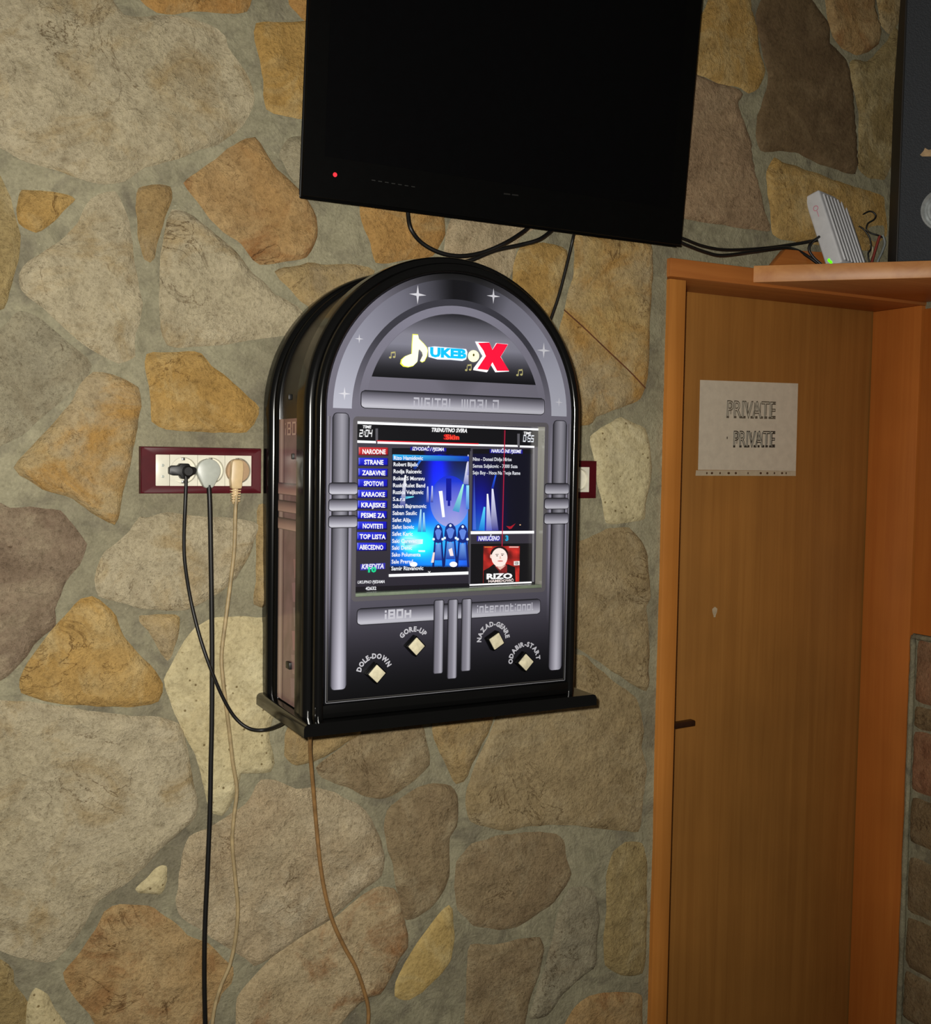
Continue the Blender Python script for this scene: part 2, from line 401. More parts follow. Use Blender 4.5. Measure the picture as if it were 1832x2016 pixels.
STONES=[
('light',[(-87,-69),(194,-69),(222,7),(245,35),(278,34),(347,32),(378,39),(427,55),(444,69),(445,94),(467,118),(488,149),(500,189),(489,226),(470,255),(430,278),(351,307),(285,325),(243,351),(208,359),(174,351),(144,342),(87,321),(45,312),(0,285),(-87,243)]),
('orange',[(243,-52),(503,-52),(488,19),(437,21),(378,17),(344,23),(312,21),(288,7)]),
('orange',[(569,-42),(660,-42),(660,45),(604,36),(573,7)]),
('gold',[(505,45),(660,43),(660,226),(590,231),(555,220),(528,215),(522,156),(514,104),(503,62)]),
('grey',[(569,274),(660,264),(660,392),(604,375),(569,333),(552,305)]),
('rust',[(500,269),(521,299),(545,333),(573,358),(597,385),(621,427),(625,465),(604,502),(555,510),(514,519),(500,510),(479,476),(444,455),(417,427),(392,392),(361,361),(392,342),(427,316),(451,295)]),
('gold',[(43,375),(97,380),(149,389),(122,413),(94,441),(73,453),(42,439),(37,410)]),
('tan',[(274,371),(335,365),(338,389),(323,424),(309,469),(299,514),(288,510),(278,469),(273,417)]),
('light',[(227,373),(240,403),(250,437),(260,493),(267,542),(278,597),(274,635),(262,656),(262,691),(267,698),(236,715),(194,694),(132,646),(94,611),(45,569),(41,542),(59,517),(97,495),(132,472),(156,439),(181,392)]),
('light',[(338,410),(382,427),(424,462),(462,493),(496,542),(514,555),(542,583),(597,611),(587,635),(569,656),(486,667),(399,679),(333,680),(323,660),(318,608),(319,538),(326,469),(332,434)]),
('olive',[(-52,340),(0,344),(17,389),(28,430),(38,462),(35,496),(21,542),(7,604),(-52,625)]),
('grey',[(-52,660),(0,653),(38,613),(69,625),(132,677),(181,715),(174,732),(132,774),(87,814),(38,854),(0,875),(-52,889)]),
('tan',[(540,536),(562,530),(594,527),(608,521),(632,524),(660,523),(700,524),(740,530),(700,600),(640,620),(605,595),(595,590),(568,560),(553,548)]),
('ochre',[(184,731),(222,743),(274,761),(274,799),(266,841),(257,896),(243,955),(229,1035),(194,1011),(146,979),(87,959),(28,924),(52,900),(75,872),(111,834),(146,788),(170,747)]),
('gold',[(288,698),(333,696),(396,696),(417,722),(448,747),(483,778),(512,802),(510,813),(500,834),(486,849),(434,847),(382,844),(330,842),(302,830),(300,775),(295,740)]),
('plum',[(0,993),(21,1007),(59,1000),(90,1007),(118,1007),(146,1038),(170,1070),(153,1111),(135,1132),(118,1156),(104,1202),(108,1229),(62,1268),(52,1292),(21,1320),(0,1340),(-52,1347),(-52,986)]),
('light',[(274,1018),(292,1023),(330,1012),(365,1018),(417,1021),(462,1025),(510,1031),(500,1066),(486,1097),(465,1136),(434,1163),(399,1184),(368,1198),(333,1198),(278,1195),(240,1184),(198,1174),(189,1143),(194,1118),(208,1090),(236,1073),(260,1049)]),
('gold',[(182,1174),(205,1195),(226,1215),(240,1257),(267,1285),(295,1313),(319,1347),(314,1379),(264,1388),(208,1389),(146,1386),(87,1376),(45,1366),(42,1340),(59,1306),(94,1257),(132,1215),(160,1184)]),
('ochre',[(274,1217),(312,1214),(352,1215),(347,1257),(333,1302),(312,1271),(295,1240)]),
('cream',[(403,1229),(417,1220),(469,1218),(555,1222),(573,1320),(555,1389),(535,1417),(528,1448),(531,1476),(542,1504),(535,1521),(472,1521),(470,1542),(455,1580),(441,1607),(422,1603),(413,1576),(403,1538),(391,1483),(375,1455),(354,1417),(340,1375),(326,1340),(347,1302),(368,1264),(385,1238)]),
('tan',[(510,997),(555,993),(562,1195),(505,1191),(509,1111)]),
('light',[(-52,1378),(0,1384),(59,1387),(122,1394),(174,1405),(243,1413),(312,1417),(347,1424),(358,1444),(368,1483),(373,1517),(382,1552),(389,1587),(378,1615),(344,1646),(312,1674),(285,1705),(243,1740),(194,1771),(174,1802),(153,1837),(128,1871),(111,1892),(76,1894),(42,1885),(0,1870),(-52,1858)]),
('cream',[(325,1707),(325,1733),(319,1759),(295,1758),(269,1755),(288,1736),(309,1715)]),
('olive',[(-52,1885),(0,1894),(24,1913),(21,1941),(52,1976),(45,2016),(49,2062),(-52,2062)]),
('cream',[(69,1948),(90,1962),(104,1989),(125,2016),(139,2045),(59,2045),(56,1986)]),
('rust',[(222,1788),(264,1786),(302,1793),(323,1812),(347,1823),(368,1847),(410,1861),(437,1892),(458,1906),(455,1937),(434,1958),(410,2016),(406,2055),(208,2055),(181,1996),(153,1969),(125,1920),(153,1892),(174,1861),(194,1833),(205,1799)]),
('pink',[(514,1538),(542,1540),(583,1559),(623,1554),(659,1564),(718,1597),(749,1658),(756,1693),(753,1725),(710,1756),(659,1803),(580,1851),(542,1878),(503,1904),(486,1885),(441,1858),(410,1837),(354,1799),(351,1771),(358,1733),(363,1681),(373,1649),(410,1637),(448,1615),(486,1587),(507,1562)]),
('pinkrust',[(469,1968),(501,1929),(545,1882),(580,1860),(659,1811),(714,1768),(749,1750),(778,1750),(788,1788),(796,1823),(804,1864),(784,1886),(769,1925),(751,1957),(725,1963),(698,1984),(670,2016),(639,2063),(466,2063)]),
('brown',[(733,1434),(832,1426),(839,1465),(847,1505),(816,1536),(773,1564),(749,1571),(725,1568),(686,1548),(639,1530),(623,1516),(666,1481)]),
('tan',[(568,1434),(604,1418),(718,1414),(710,1446),(663,1473),(619,1497),(588,1505),(564,1489)]),
('tan',[(855,1418),(973,1410),(961,1446),(934,1493),(914,1536),(902,1544),(879,1501),(859,1457)]),
('beige',[(981,1416),(997,1371),(1012,1296),(1150,1292),(1181,1324),(1217,1351),(1252,1375),(1262,1406),(1268,1442),(1262,1473),(1274,1516),(1266,1571),(1260,1638),(1209,1632),(1150,1625),(1091,1622),(1044,1625),(997,1635),(957,1626),(928,1619),(921,1583),(923,1552),(938,1513),(959,1465)]),
('brown',[(855,1544),(887,1550),(900,1568),(902,1599),(898,1626),(883,1650),(881,1685),(885,1725),(875,1752),(847,1788),(824,1803),(804,1813),(794,1780),(784,1740),(777,1697),(765,1662),(761,1630),(765,1599),(792,1575),(824,1556)]),
('yellow',[(883,1784),(892,1792),(892,1843),(890,1890),(863,1925),(832,1953),(808,1968),(780,1964),(782,1937),(800,1898),(832,1851),(859,1811)]),
('brown',[(930,1666),(981,1650),(1044,1642),(1095,1644),(1111,1658),(1115,1693),(1126,1721),(1115,1744),(1091,1776),(1059,1799),(1020,1823),(985,1829),(934,1823),(906,1792),(898,1748),(902,1701)]),
('olive',[(1209,1678),(1232,1662),(1264,1662),(1274,1693),(1272,1748),(1274,1827),(1268,1917),(1225,1921),(1193,1902),(1193,1847),(1199,1788),(1197,1729)]),
('grey',[(1122,1752),(1154,1750),(1173,1760),(1179,1807),(1175,1858),(1173,1902),(1138,1929),(1103,1964),(1079,2000),(1044,2008),(1063,1945),(1083,1890),(1091,1847),(1107,1788)]),
('brown',[(926,1862),(973,1866),(1024,1854),(1063,1847),(1071,1874),(1059,1925),(1040,1976),(1028,2043),(918,2043),(922,1945)]),
('rust',[(1162,1964),(1209,1957),(1264,1961),(1266,2043),(1103,2043),(1130,1992)]),
('ochre',[(1135,462),(1179,469),(1283,479),(1286,549),(1278,623),(1278,698),(1271,762),(1264,782),(1219,802),(1174,817),(1169,832),(1135,837),(1110,837),(1095,698),(1106,648),(1120,589),(1134,539)]),
('cream',[(1224,824),(1254,839),(1271,844),(1281,876),(1283,921),(1278,961),(1271,995),(1273,1020),(1244,1025),(1197,1030),(1189,985),(1182,956),(1174,901),(1164,861),(1194,842)]),
('beige',[(1100,1080),(1162,1062),(1194,1045),(1239,1041),(1264,1065),(1276,1095),(1281,1174),(1271,1194),(1278,1243),(1276,1362),(1229,1333),(1169,1293),(1130,1268),(1100,1243)]),
('gold',[(1027,486),(1072,479),(1119,492),(1115,515),(1108,549),(1097,587),(1085,623),(1078,627),(1036,598),(1013,553),(1015,526)]),
('orange',[(711,390),(798,399),(872,413),(876,459),(853,500),(743,518),(734,477),(716,436)]),
('pink',[(892,426),(973,426),(1064,440),(1023,463),(1014,500),(1009,536),(991,564),(927,518),(876,504),(883,459)]),
('gold',[(1409,-18),(1477,-18),(1480,18),(1492,62),(1495,101),(1508,135),(1495,172),(1477,181),(1461,168),(1428,163),(1372,141),(1357,135),(1360,62),(1385,31)]),
('dark',[(1501,3),(1526,-25),(1581,-25),(1612,18),(1632,43),(1634,86),(1664,111),(1677,160),(1683,215),(1686,277),(1687,340),(1658,334),(1612,317),(1575,298),(1551,295),(1501,295),(1492,271),(1495,228),(1514,178),(1517,145),(1506,108),(1495,55),(1489,28)]),
('rust',[(1627,-18),(1717,-18),(1723,25),(1732,55),(1732,83),(1711,98),(1689,105),(1661,92),(1643,71),(1634,37)]),
('olive',[(1686,117),(1711,123),(1751,80),(1763,49),(1778,92),(1772,277),(1744,351),(1711,347),(1694,332),(1694,277),(1694,215),(1683,169),(1674,123)]),
('ochre',[(1726,-18),(1784,-18),(1772,37),(1754,65),(1738,46)]),
('mauve',[(1342,145),(1372,148),(1415,166),(1465,181),(1452,200),(1461,234),(1477,277),(1483,323),(1495,369),(1504,415),(1520,452),(1480,449),(1428,440),(1345,427),(1342,308)]),
('gold',[(1526,308),(1541,320),(1581,335),(1649,357),(1695,372),(1741,387),(1747,461),(1711,492),(1588,474),(1541,467),(1524,461),(1521,415),(1515,369),(1512,338)])]

# ================================================================ the setting
floor = box('floor', -1.2, 2.1, -2.6, .25, -.05, 0, plain('floor_tile', (120, 98, 76), .5))
props(floor, 'brown tiled floor below the stone wall', None, None, 'structure')
XJ, YD, YF = 1.888, .12, -.010       # right jamb face, door plane, frame front
FXL, FXI, FZT, FZI = 1.2345, 1.271, 1.909, 1.876

def relief(x, z): return .0016 * noise.noise((x * 7, z * 7, 1.3)) + .0010 * noise.noise((x * 24, z * 24, 5.1))
def wall_mesh():
    V, Fc = [], []
    def patch(x0, x1, z0, z1, st=.02):
        nx, nz = max(1, round((x1 - x0) / st)), max(1, round((z1 - z0) / st)); i = len(V)
        for b in range(nz + 1):
            for a in range(nx + 1):
                x = x0 + (x1 - x0) * a / nx; z = z0 + (z1 - z0) * b / nz
                V.append((x, relief(x, z), z))
        for b in range(nz):
            for a in range(nx):
                q = i + b * (nx + 1) + a; Fc.append((q, q + 1, q + nx + 2, q + nx + 1))
        i = len(V)
        for y in (.008, .2):
            V.extend([(x0, y, z0), (x1, y, z0), (x1, y, z1), (x0, y, z1)])
        Fc.extend([(i, i + 1, i + 2, i + 3), (i + 4, i + 7, i + 6, i + 5), (i, i + 4, i + 5, i + 1), (i + 1, i + 5, i + 6, i + 2), (i + 2, i + 6, i + 7, i + 3), (i + 3, i + 7, i + 4, i)])
    patch(-.7, FXL + .001, .0, 2.85)
    patch(FXL + .001, XJ + .02, FZT - .001, 2.85)
    return V, Fc
V, Fc = wall_mesh()
wall = mk('wall_back', V, Fc, MORTAR, None, 60)
props(wall, 'wall of irregular natural stones set in grey mortar', None, None, 'structure')

def inside(p, poly):
    x, y = p; r = False; n = len(poly)
    for i in range(n):
        x1, y1 = poly[i]; x2, y2 = poly[(i + 1) % n]
        if (y1 > y) != (y2 > y) and x < (x2 - x1) * (y - y1) / (y2 - y1) + x1: r = not r
    return r
def edge_dist(p, poly):
    best = 9.0; px, py = p; n = len(poly)
    for i in range(n):
        ax, ay = poly[i]; bx, by = poly[(i + 1) % n]; dx, dy = bx - ax, by - ay
        l2 = dx * dx + dy * dy or 1e-12
        t = max(0, min(1, ((px - ax) * dx + (py - ay) * dy) / l2))
        d = math.hypot(px - ax - t * dx, py - ay - t * dy)
        if d < best: best = d
    return best
def ragged(poly, step, amp, seed, grow=.003):
    out = []; n = len(poly)
    ar = sum(poly[i][0] * poly[(i + 1) % n][1] - poly[(i + 1) % n][0] * poly[i][1] for i in range(n)); sg = 1 if ar > 0 else -1
    for i in range(n):
        a = Vector(poly[i]); b = Vector(poly[(i + 1) % n]); d = b - a; ln = d.length
        if ln < 1e-6: continue
        k = max(1, int(ln / step)); nn = Vector((-d.y, d.x)) / ln
        for q in range(k):
            p = a + d * (q / k)
            o = amp * (noise.noise((p.x * 38, p.y * 38, seed)) + .6 * noise.noise((p.x * 110, p.y * 110, seed + 3)))
            out.append(p + nn * (o - grow * sg))
    # one light corner rounding
    m = len(out)
    return [(out[i - 1] * .14 + out[i] * .72 + out[(i + 1) % m] * .14) for i in range(m)]
def stone(poly, kind, thick, seed, grid=.0080, rough=1.0, amp=.0028, mapf=None, name='stone', parent=None):
    per = sum(math.dist(poly[i], poly[i - 1]) for i in range(len(poly)))
    pl = ragged(poly, min(.009, per / 45), amp * min(1, per / .3), seed)
    pt = [(p.x, p.y) for p in pl]
    x0 = min(p[0] for p in pt); x1 = max(p[0] for p in pt); y0 = min(p[1] for p in pt); y1 = max(p[1] for p in pt)
    rnd = random.Random(int(seed * 1000)); pts = list(pl); n = len(pts)
    d0 = [0.0] * n
    row = 0; y = y0
    while y < y1:
        x = x0 + (grid / 2 if row % 2 else 0)
        while x < x1:
            p = (x + rnd.uniform(-.22, .22) * grid, y + rnd.uniform(-.22, .22) * grid)
            if inside(p, pt):
                d = edge_dist(p, pt)
                if d > .0026: pts.append(Vector(p)); d0.append(d)
            x += grid
        y += grid * .87; row += 1
    r = geometry.delaunay_2d_cdt(pts, [], [list(range(n))], 1, 1e-6)
    vv, ff, orig = r[0], r[2], r[3]
    tx, ty = rnd.uniform(-.02, .02), rnd.uniform(-.02, .02)
    mx, my = (x0 + x1) / 2, (y0 + y1) / 2
    V = []
    for i, v in enumerate(vv):
        d = max([d0[k] for k in orig[i]]) if orig[i] else 0
        e = 1 - math.exp(-d / .0032)
        h = thick * e
        if d > 0:
            q = noise.noise((v.x * 9, v.y * 9, seed)) ; s = noise.fractal((v.x * 26, v.y * 26, seed), 1.0, 2.1, 4)
            led = noise.noise((v.x * 5.5 + 3, v.y * 5.5, seed + 9)); led = math.floor(led * 6) / 6; rid = -abs(noise.noise((v.x * 14, v.y * 22, seed + 4))) * 2
            h += e * rough * (.0022 * q + .0022 * s + .0040 * led + .0016 * rid) + e * ((v.x - mx) * tx + (v.y - my) * ty)
        V.append((v.x, max(h, -.003), v.y) if d > 0 else (v.x, .0004, v.y))
    if mapf: W_ = [mapf(a, h, b) for a, h, b in V]
    else: W_ = [(a, -h - .0015, b) for a, h, b in V]
    o = mk(name, W_, [tuple(f) for f in ff], SM[kind], parent or wall, 60)
    me = o.data
    # front faces look out of the wall
    fl = sum(p.normal.y for p in me.polygons) if not mapf else sum(p.normal.x for p in me.polygons)
    if fl > 0: me.flip_normals()
    return o
traced = []
for i, (k, pp) in enumerate(STONES):
    q = [at(x, y, -.006) for x, y in pp]
    poly = [(p.x, p.z) for p in q]
    traced.append(poly)
    stone(poly, k, random.uniform(.0055, .0095), i * 1.37 + .5, rough={'pink': 1.5, 'rust': 1.5, 'cream': .5, 'dark': .4, 'yellow': .5}.get(k, 1.0))
# stones of the same wall that the frame edge, the television and the cabinet hide
seeds = []
rs = random.Random(21)
gz = .1
while gz < 2.8:
    gx = -.62
    while gx < 1.88:
        seeds.append((gx + rs.uniform(-.06, .06), gz + rs.uniform(-.06, .06))); gx += .2
    gz += .185
def cell(i):
    sx, sz = seeds[i]; poly = [(sx - .3, sz - .3), (sx + .3, sz - .3), (sx + .3, sz + .3), (sx - .3, sz + .3)]
    for j, (ox, oz) in enumerate(seeds):
        if j == i or abs(ox - sx) > .6 or abs(oz - sz) > .6: continue
        nx, nz = ox - sx, oz - sz; ln = math.hypot(nx, nz); nx /= ln; nz /= ln; c = ln / 2 - .011
        out = []
        for a in range(len(poly)):
            p, q = poly[a], poly[(a + 1) % len(poly)]
            dp = (p[0] - sx) * nx + (p[1] - sz) * nz - c; dq = (q[0] - sx) * nx + (q[1] - sz) * nz - c
            if dp <= 0: out.append(p)
            if (dp < 0) != (dq < 0):
                t = dp / (dp - dq); out.append((p[0] + (q[0] - p[0]) * t, p[1] + (q[1] - p[1]) * t))
        poly = out
        if len(poly) < 3: return None
    return poly
KINDS = ['light', 'grey', 'gold', 'tan', 'ochre', 'brown', 'rust', 'beige', 'olive']
for i in range(len(seeds)):
    pl = cell(i)
    if not pl: continue
    def clip(pl, ax, lim, sgn):
        out = []
        for k in range(len(pl)):
            p, q = pl[k], pl[(k + 1) % len(pl)]; dp, dq = sgn * (p[ax] - lim), sgn * (q[ax] - lim)
            if dp <= 0: out.append(p)
            if (dp < 0) != (dq < 0):
                t = dp / (dp - dq); out.append(tuple(p[m_] + (q[m_] - p[m_]) * t for m_ in (0, 1)))
        return out
    XB = min(x for t in traced for x, z in t) - .014
    if seeds[i][0] < .17 and seeds[i][1] < 2.2: pl = clip(pl, 0, XB, 1)
    if len(pl) < 3 or max(x for x, z in pl) - min(x for x, z in pl) < .05: continue
    if any(x > FXL - .02 and z < FZT + .03 or x > XJ - .02 or x < -.68 or z < .03 or z > 2.82 for x, z in pl): continue
    ok = True
    for x, z in pl:
        u, v = proj((x, 0, z))
        seen = -8 < u < 1840 and -8 < v < 2024
        hid = (640 < u < 1340 and v < 380) or (610 < u < 1085 and 560 < v < 1360)
        if seen and not hid: ok = False
        if any(inside((x, z), t) or edge_dist((x, z), t) < .008 for t in traced): ok = False
    for t in traced:
        if any(inside(p, pl) for p in t): ok = False
    if ok: stone(pl, rs.choice(KINDS), rs.uniform(.006, .009), 200 + i * .77, grid=.016)
# rust-coloured crack across the stone beside the cabinet
tube('crack', [at(x, y, -.0095) + Vector((0, 0, 0)) for x, y in ((1110, 610), (1150, 646), (1200, 694), (1240, 732), (1270, 764))], .0011, plain('rust_line', (92, 50, 22), .8), wall, 6)

tube('crack', [at(x, y, -.003) for x, y in ((319.5, 548), (321, 556), (320, 563), (321.5, 572))], .0012, plain('dark_gap', (22, 20, 16), .9), wall, 6)

# ---- door in the wall
door = empty('door_1', (1.58, .1, 0), 'plain brown wooden door in an orange wood frame', None, None, 'structure')
box('leaf', FXI - .012, XJ + .02, YD, YD + .04, .0, 1.95, WOOD_DOOR, door, .001)
def strip(name, x0, x1, y0, y1, z0, z1, mat): return box(name, x0, x1, y0, y1, z0, z1, mat, door, .0015)
strip('frame_post', FXL, FXI, YF, YD - .002, 0, FZT - .037, WOOD_FRAME)
strip('frame_head', FXL, XJ + .02, YF, YD - .002, FZI, FZT, WOOD_FRAME_H)
strip('frame_post', XJ, XJ + .05, YF + .002, YD - .002, 0, FZI, WOOD_JAMB)
lat = at(1363, 1422, .07)
hexa('door_handle', Vector((1.275, .062, lat.z - .008)), Vector((lat.x - 1.275, 0, .003)), Vector((0, .014, 0)), Vector((0, 0, .011)), plain('dark_bronze', (58, 34, 22), .4, .4), door, .002)
ch = at(1406, 1205, YD)
mk('paint_chip', [Vector((ch.x + .006 * math.cos(a) * (1 + .4 * math.sin(3 * a)), YD - .0006, ch.z + .011 * math.sin(a))) for a in [k * math.pi / 5 for k in range(10)]], [tuple(range(10))], plain('bare_wood', (176, 158, 128), .8), door)

# ---- side wall at the right: wood facing above, bricks below
ZB = 1.19
wr = box('wall_right', XJ + .012, XJ + .2, -1.15, .0, 0, 2.85, MORTAR)
props(wr, 'side wall of rough bricks below and wood facing above', None, None, 'structure')
box('wood_facing', XJ + .002, XJ + .0125, -.75, YF - .003, ZB + .004, 1.868, WOOD_JAMB, wr, .001)
bands = [(1262, 1378, 'brickred'), (1392, 1428, 'brickgrey'), (1440, 1548, 'brickred'), (1566, 1655, 'brickgrey'), (1684, 1782, 'brickgrey'), (1800, 1890, 'brickgrey'), (1904, 1996, 'brickgrey'), (2012, 2100, 'brickgrey'), (2115, 2210, 'brickred')]
rb = random.Random(3)
for j, (a, b, k) in enumerate(bands):
    zt = at(1790, a, YF).z; zb = at(1785, b, YF).z
    y = YF - .012
    off = rb.uniform(.07, .2)
    while y > -.95:
        y2 = y - off; off = rb.uniform(.19, .26)
        poly = [(y2, zb + rb.uniform(-.004, .004)), (y, zb + rb.uniform(-.004, .004)), (y, zt + rb.uniform(-.003, .003)), (y2, zt + rb.uniform(-.003, .003))]
        stone(poly, k if rb.random() < .8 else 'brickgrey', .009, 500 + j * 3.1 + y * 7, grid=.014, mapf=lambda a_, h, b_: (XJ + .0125 - h, a_, b_), name='brick', parent=wr)
        y = y2 - .014
# chalky mortar edge along the bricks' corner
tube('mortar_edge', [Vector((XJ + .006, YF - .004, z)) for z in (.25, .6, 1.0, 1.15, ZB - .006)] + [Vector((XJ + .006, y, ZB - .003)) for y in (-.03, -.1, -.3, -.7)], lambda t: .006 + .0015 * noise.noise((t * 40, 1, 2)), MORTAR, wr, 8)

# ================================================================ jukebox
CX, CZ, ZS = .711, 1.611, 1.1905           # arch centre, shelf top
YP = -.200                                  # front panel plane
juke = empty('jukebox', (.714, -.11, 1.1735), 'black arched wall jukebox with silver front panel and lit song screen', 'jukebox')
def arch(name, prof, mat, z0=ZS, parent=juke, n=56, smooth=32):
    path = [(-1, 0, z0), (-1, 0, (z0 + CZ) / 2)] + [(math.cos(math.pi - math.pi * k / n), math.sin(math.pi * k / n), CZ) for k in range(n + 1)] + [(1, 0, (z0 + CZ) / 2), (1, 0, z0)]
    V, Fc = [], []; m = len(prof)
    for dx, dz, z in path:
        for r, y in prof: V.append((CX + r * dx, y, z + r * dz))
    for i in range(len(path) - 1):
        for k in range(m):
            a = i * m + k; b = i * m + (k + 1) % m
            Fc.append((a, b, b + m, a + m))
    Fc.append(tuple(range(m))); Fc.append(tuple((len(path) - 1) * m + k for k in range(m))[::-1])
    bm = bmesh.new(); vv = [bm.verts.new(p) for p in V]
    for f in Fc: bm.faces.new([vv[k] for k in f])
    bmesh.ops.recalc_face_normals(bm, faces=bm.faces[:])
    return from_bm(name, bm, mat, parent, smooth)
# base board with rounded upper edges
def base_board():
    x0, x1, y1, z0, z1, r = .4805, .9482, -.222, 1.1735, ZS, .007
    prof = [(x0, z0), (x0, z1 - r)] + [(x0 + r - r * math.cos(a), z1 - r + r * math.sin(a)) for a in (math.pi / 8, math.pi / 4, 3 * math.pi / 8, math.pi / 2)]
    prof += [(x1 - (px - x0), pz) for px, pz in prof[::-1]]
    return prism('base_board', [Vector((a, -.004, b)) for a, b in prof], Vector((0, y1 + .004, 0)), BLACK, juke, 0, 30)
base_board()
def qarc(r, y, R_, a0, a1, n=6): return [(r + R_ * math.cos(math.radians(a0 + (a1 - a0) * k / n)), y - R_ * math.sin(math.radians(a0 + (a1 - a0) * k / n))) for k in range(n + 1)]
arch('back_frame', [(.206, -.004), (.2205, -.004)] + qarc(.2105, -.020, .0100, 0, 78) + [(.2120, -.0312)] + qarc(.2090, -.0455, .0065, 25, 90, 4) + [(.206, -.052)], BLACK)
arch('front_frame', [(.206, -.150), (.2175, -.150)] + qarc(.2170, -.1535, .0035, 60, 10, 3)[::-1][:0] + [(.2205, -.1535)] + qarc(.2105, -.1795, .0100, 0, 84) + [(.2102, -.1897), (.2098, -.1925)] + qarc(.2020, -.1975, .0078, 10, 130, 9) + [(.1950, -.2000), (.1945, -.1985), (.1945, -.190)], BLACK)
def body():
    n = 48; pts = [(CX - .2085, ZS), ] + [(CX + .2085 * math.cos(math.pi - math.pi * k / n), CZ + .2085 * math.sin(math.pi * k / n)) for k in range(n + 1)] + [(CX + .2085, ZS)]
    return prism('cabinet_body', [Vector((a, -.006, b)) for a, b in pts], Vector((0, -.148, 0)), BLACK_MAT, juke, 0, 30)
body()
box('bottom_rail', CX - .2090, CX + .2090, -.2035, -.150, ZS, 1.2095, BLACK, juke, .003)

# ---- front panel with the opening for the screen
OX0, OX1, OZ0, OZ1 = .5605, .8595, 1.3545, 1.5945
PR = .1945; PZ0 = 1.2095
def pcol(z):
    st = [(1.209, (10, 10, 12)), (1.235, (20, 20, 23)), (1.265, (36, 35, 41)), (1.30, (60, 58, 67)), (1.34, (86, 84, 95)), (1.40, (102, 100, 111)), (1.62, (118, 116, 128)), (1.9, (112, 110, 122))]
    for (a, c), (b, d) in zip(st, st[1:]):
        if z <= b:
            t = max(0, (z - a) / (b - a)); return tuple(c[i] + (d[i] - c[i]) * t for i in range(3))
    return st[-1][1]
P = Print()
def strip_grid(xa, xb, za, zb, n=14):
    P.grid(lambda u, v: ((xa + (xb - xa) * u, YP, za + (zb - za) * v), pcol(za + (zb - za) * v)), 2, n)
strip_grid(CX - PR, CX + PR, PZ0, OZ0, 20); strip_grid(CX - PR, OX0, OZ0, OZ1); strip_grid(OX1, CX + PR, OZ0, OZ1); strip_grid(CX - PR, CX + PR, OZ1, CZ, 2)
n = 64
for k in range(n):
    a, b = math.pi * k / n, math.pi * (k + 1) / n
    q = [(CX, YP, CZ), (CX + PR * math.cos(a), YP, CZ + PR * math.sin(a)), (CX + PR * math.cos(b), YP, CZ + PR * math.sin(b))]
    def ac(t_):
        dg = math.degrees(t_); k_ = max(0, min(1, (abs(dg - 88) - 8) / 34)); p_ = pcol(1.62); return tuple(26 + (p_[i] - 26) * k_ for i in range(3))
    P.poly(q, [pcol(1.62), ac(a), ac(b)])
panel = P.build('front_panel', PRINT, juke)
panel['label'] = 'printed silver and black front panel'
def Lr(k): return YP - .00035 * k
# arch band and rings
def ring(name, r0, r1, colf, lay, a0=0.0, a1=math.pi, low=None, n=72):
    P = Print()
    def fn(u, v):
        a = a1 + (a0 - a1) * u; r = r0 + (r1 - r0) * v
        return (CX + r * math.cos(a), Lr(lay), CZ + r * math.sin(a)), colf(math.degrees(a), v)
    P.grid(fn, n, 3)
    if low:
        for s, ang in ((-1, 180), (1, 0)):
            P.grid(lambda u, v: ((CX + s * (r0 + (r1 - r0) * u), Lr(lay), low + (CZ - low) * v), colf(ang, u)), 3, 1)
    return P.build(name, PRINT, panel)
def lerp_stops(st, x):
    if x <= st[0][0]: return st[0][1]
    for (a, c), (b, d) in zip(st, st[1:]):
        if x <= b:
            t = (x - a) / (b - a); return tuple(c[i] + (d[i] - c[i]) * t for i in range(3))
    return st[-1][1]
BAND = [(0, (182, 185, 196)), (20, (168, 170, 183)), (42, (142, 143, 157)), (62, (116, 116, 128)), (74, (64, 64, 71)), (84, (26, 26, 30)), (93, (24, 24, 27)), (103, (72, 72, 80)), (118, (112, 112, 124)), (140, (142, 143, 156)), (160, (166, 168, 181)), (180, (188, 191, 203))]
ring('arch_band', .1590, .1860, lambda a, v: lerp_stops(BAND, a), 1)
def fade(c, a, lo_, hi_):
    t = max(0, min(1, (min(a, 180 - a) - lo_) / (hi_ - lo_))); p = pcol(1.62)
    return tuple(p[i] + (c[i] - p[i]) * t for i in range(3))
ring('dark_ring', .1500, .1588, lambda a, v: fade((62, 62, 70), a, 4, 40), 1, n=48)
ring('silver_ring', .1385, .1498, lambda a, v: fade((134, 133, 147), a, 4, 55), 1, n=48)
# dome behind the logo
DR, DZ = .1380, 1.6555
P = Print(); ad = math.asin((DZ - CZ) / DR)
def dome(u, v):
    z = DZ + (CZ + DR - DZ - .0002) * v; hw = math.sqrt(max(0, DR * DR - (z - CZ) ** 2))
    k = lerp_stops([(0, (20, 20, 23)), (.15, (44, 44, 49)), (.32, (86, 86, 95)), (.5, (136, 137, 150)), (.66, (138, 138, 150)), (.85, (92, 92, 101)), (1, (42, 42, 47))], v)
    return (CX + hw * (2 * u - 1), Lr(2), z), k
P.grid(dome, 12, 26)
P.build('logo_window', PRINT, panel)
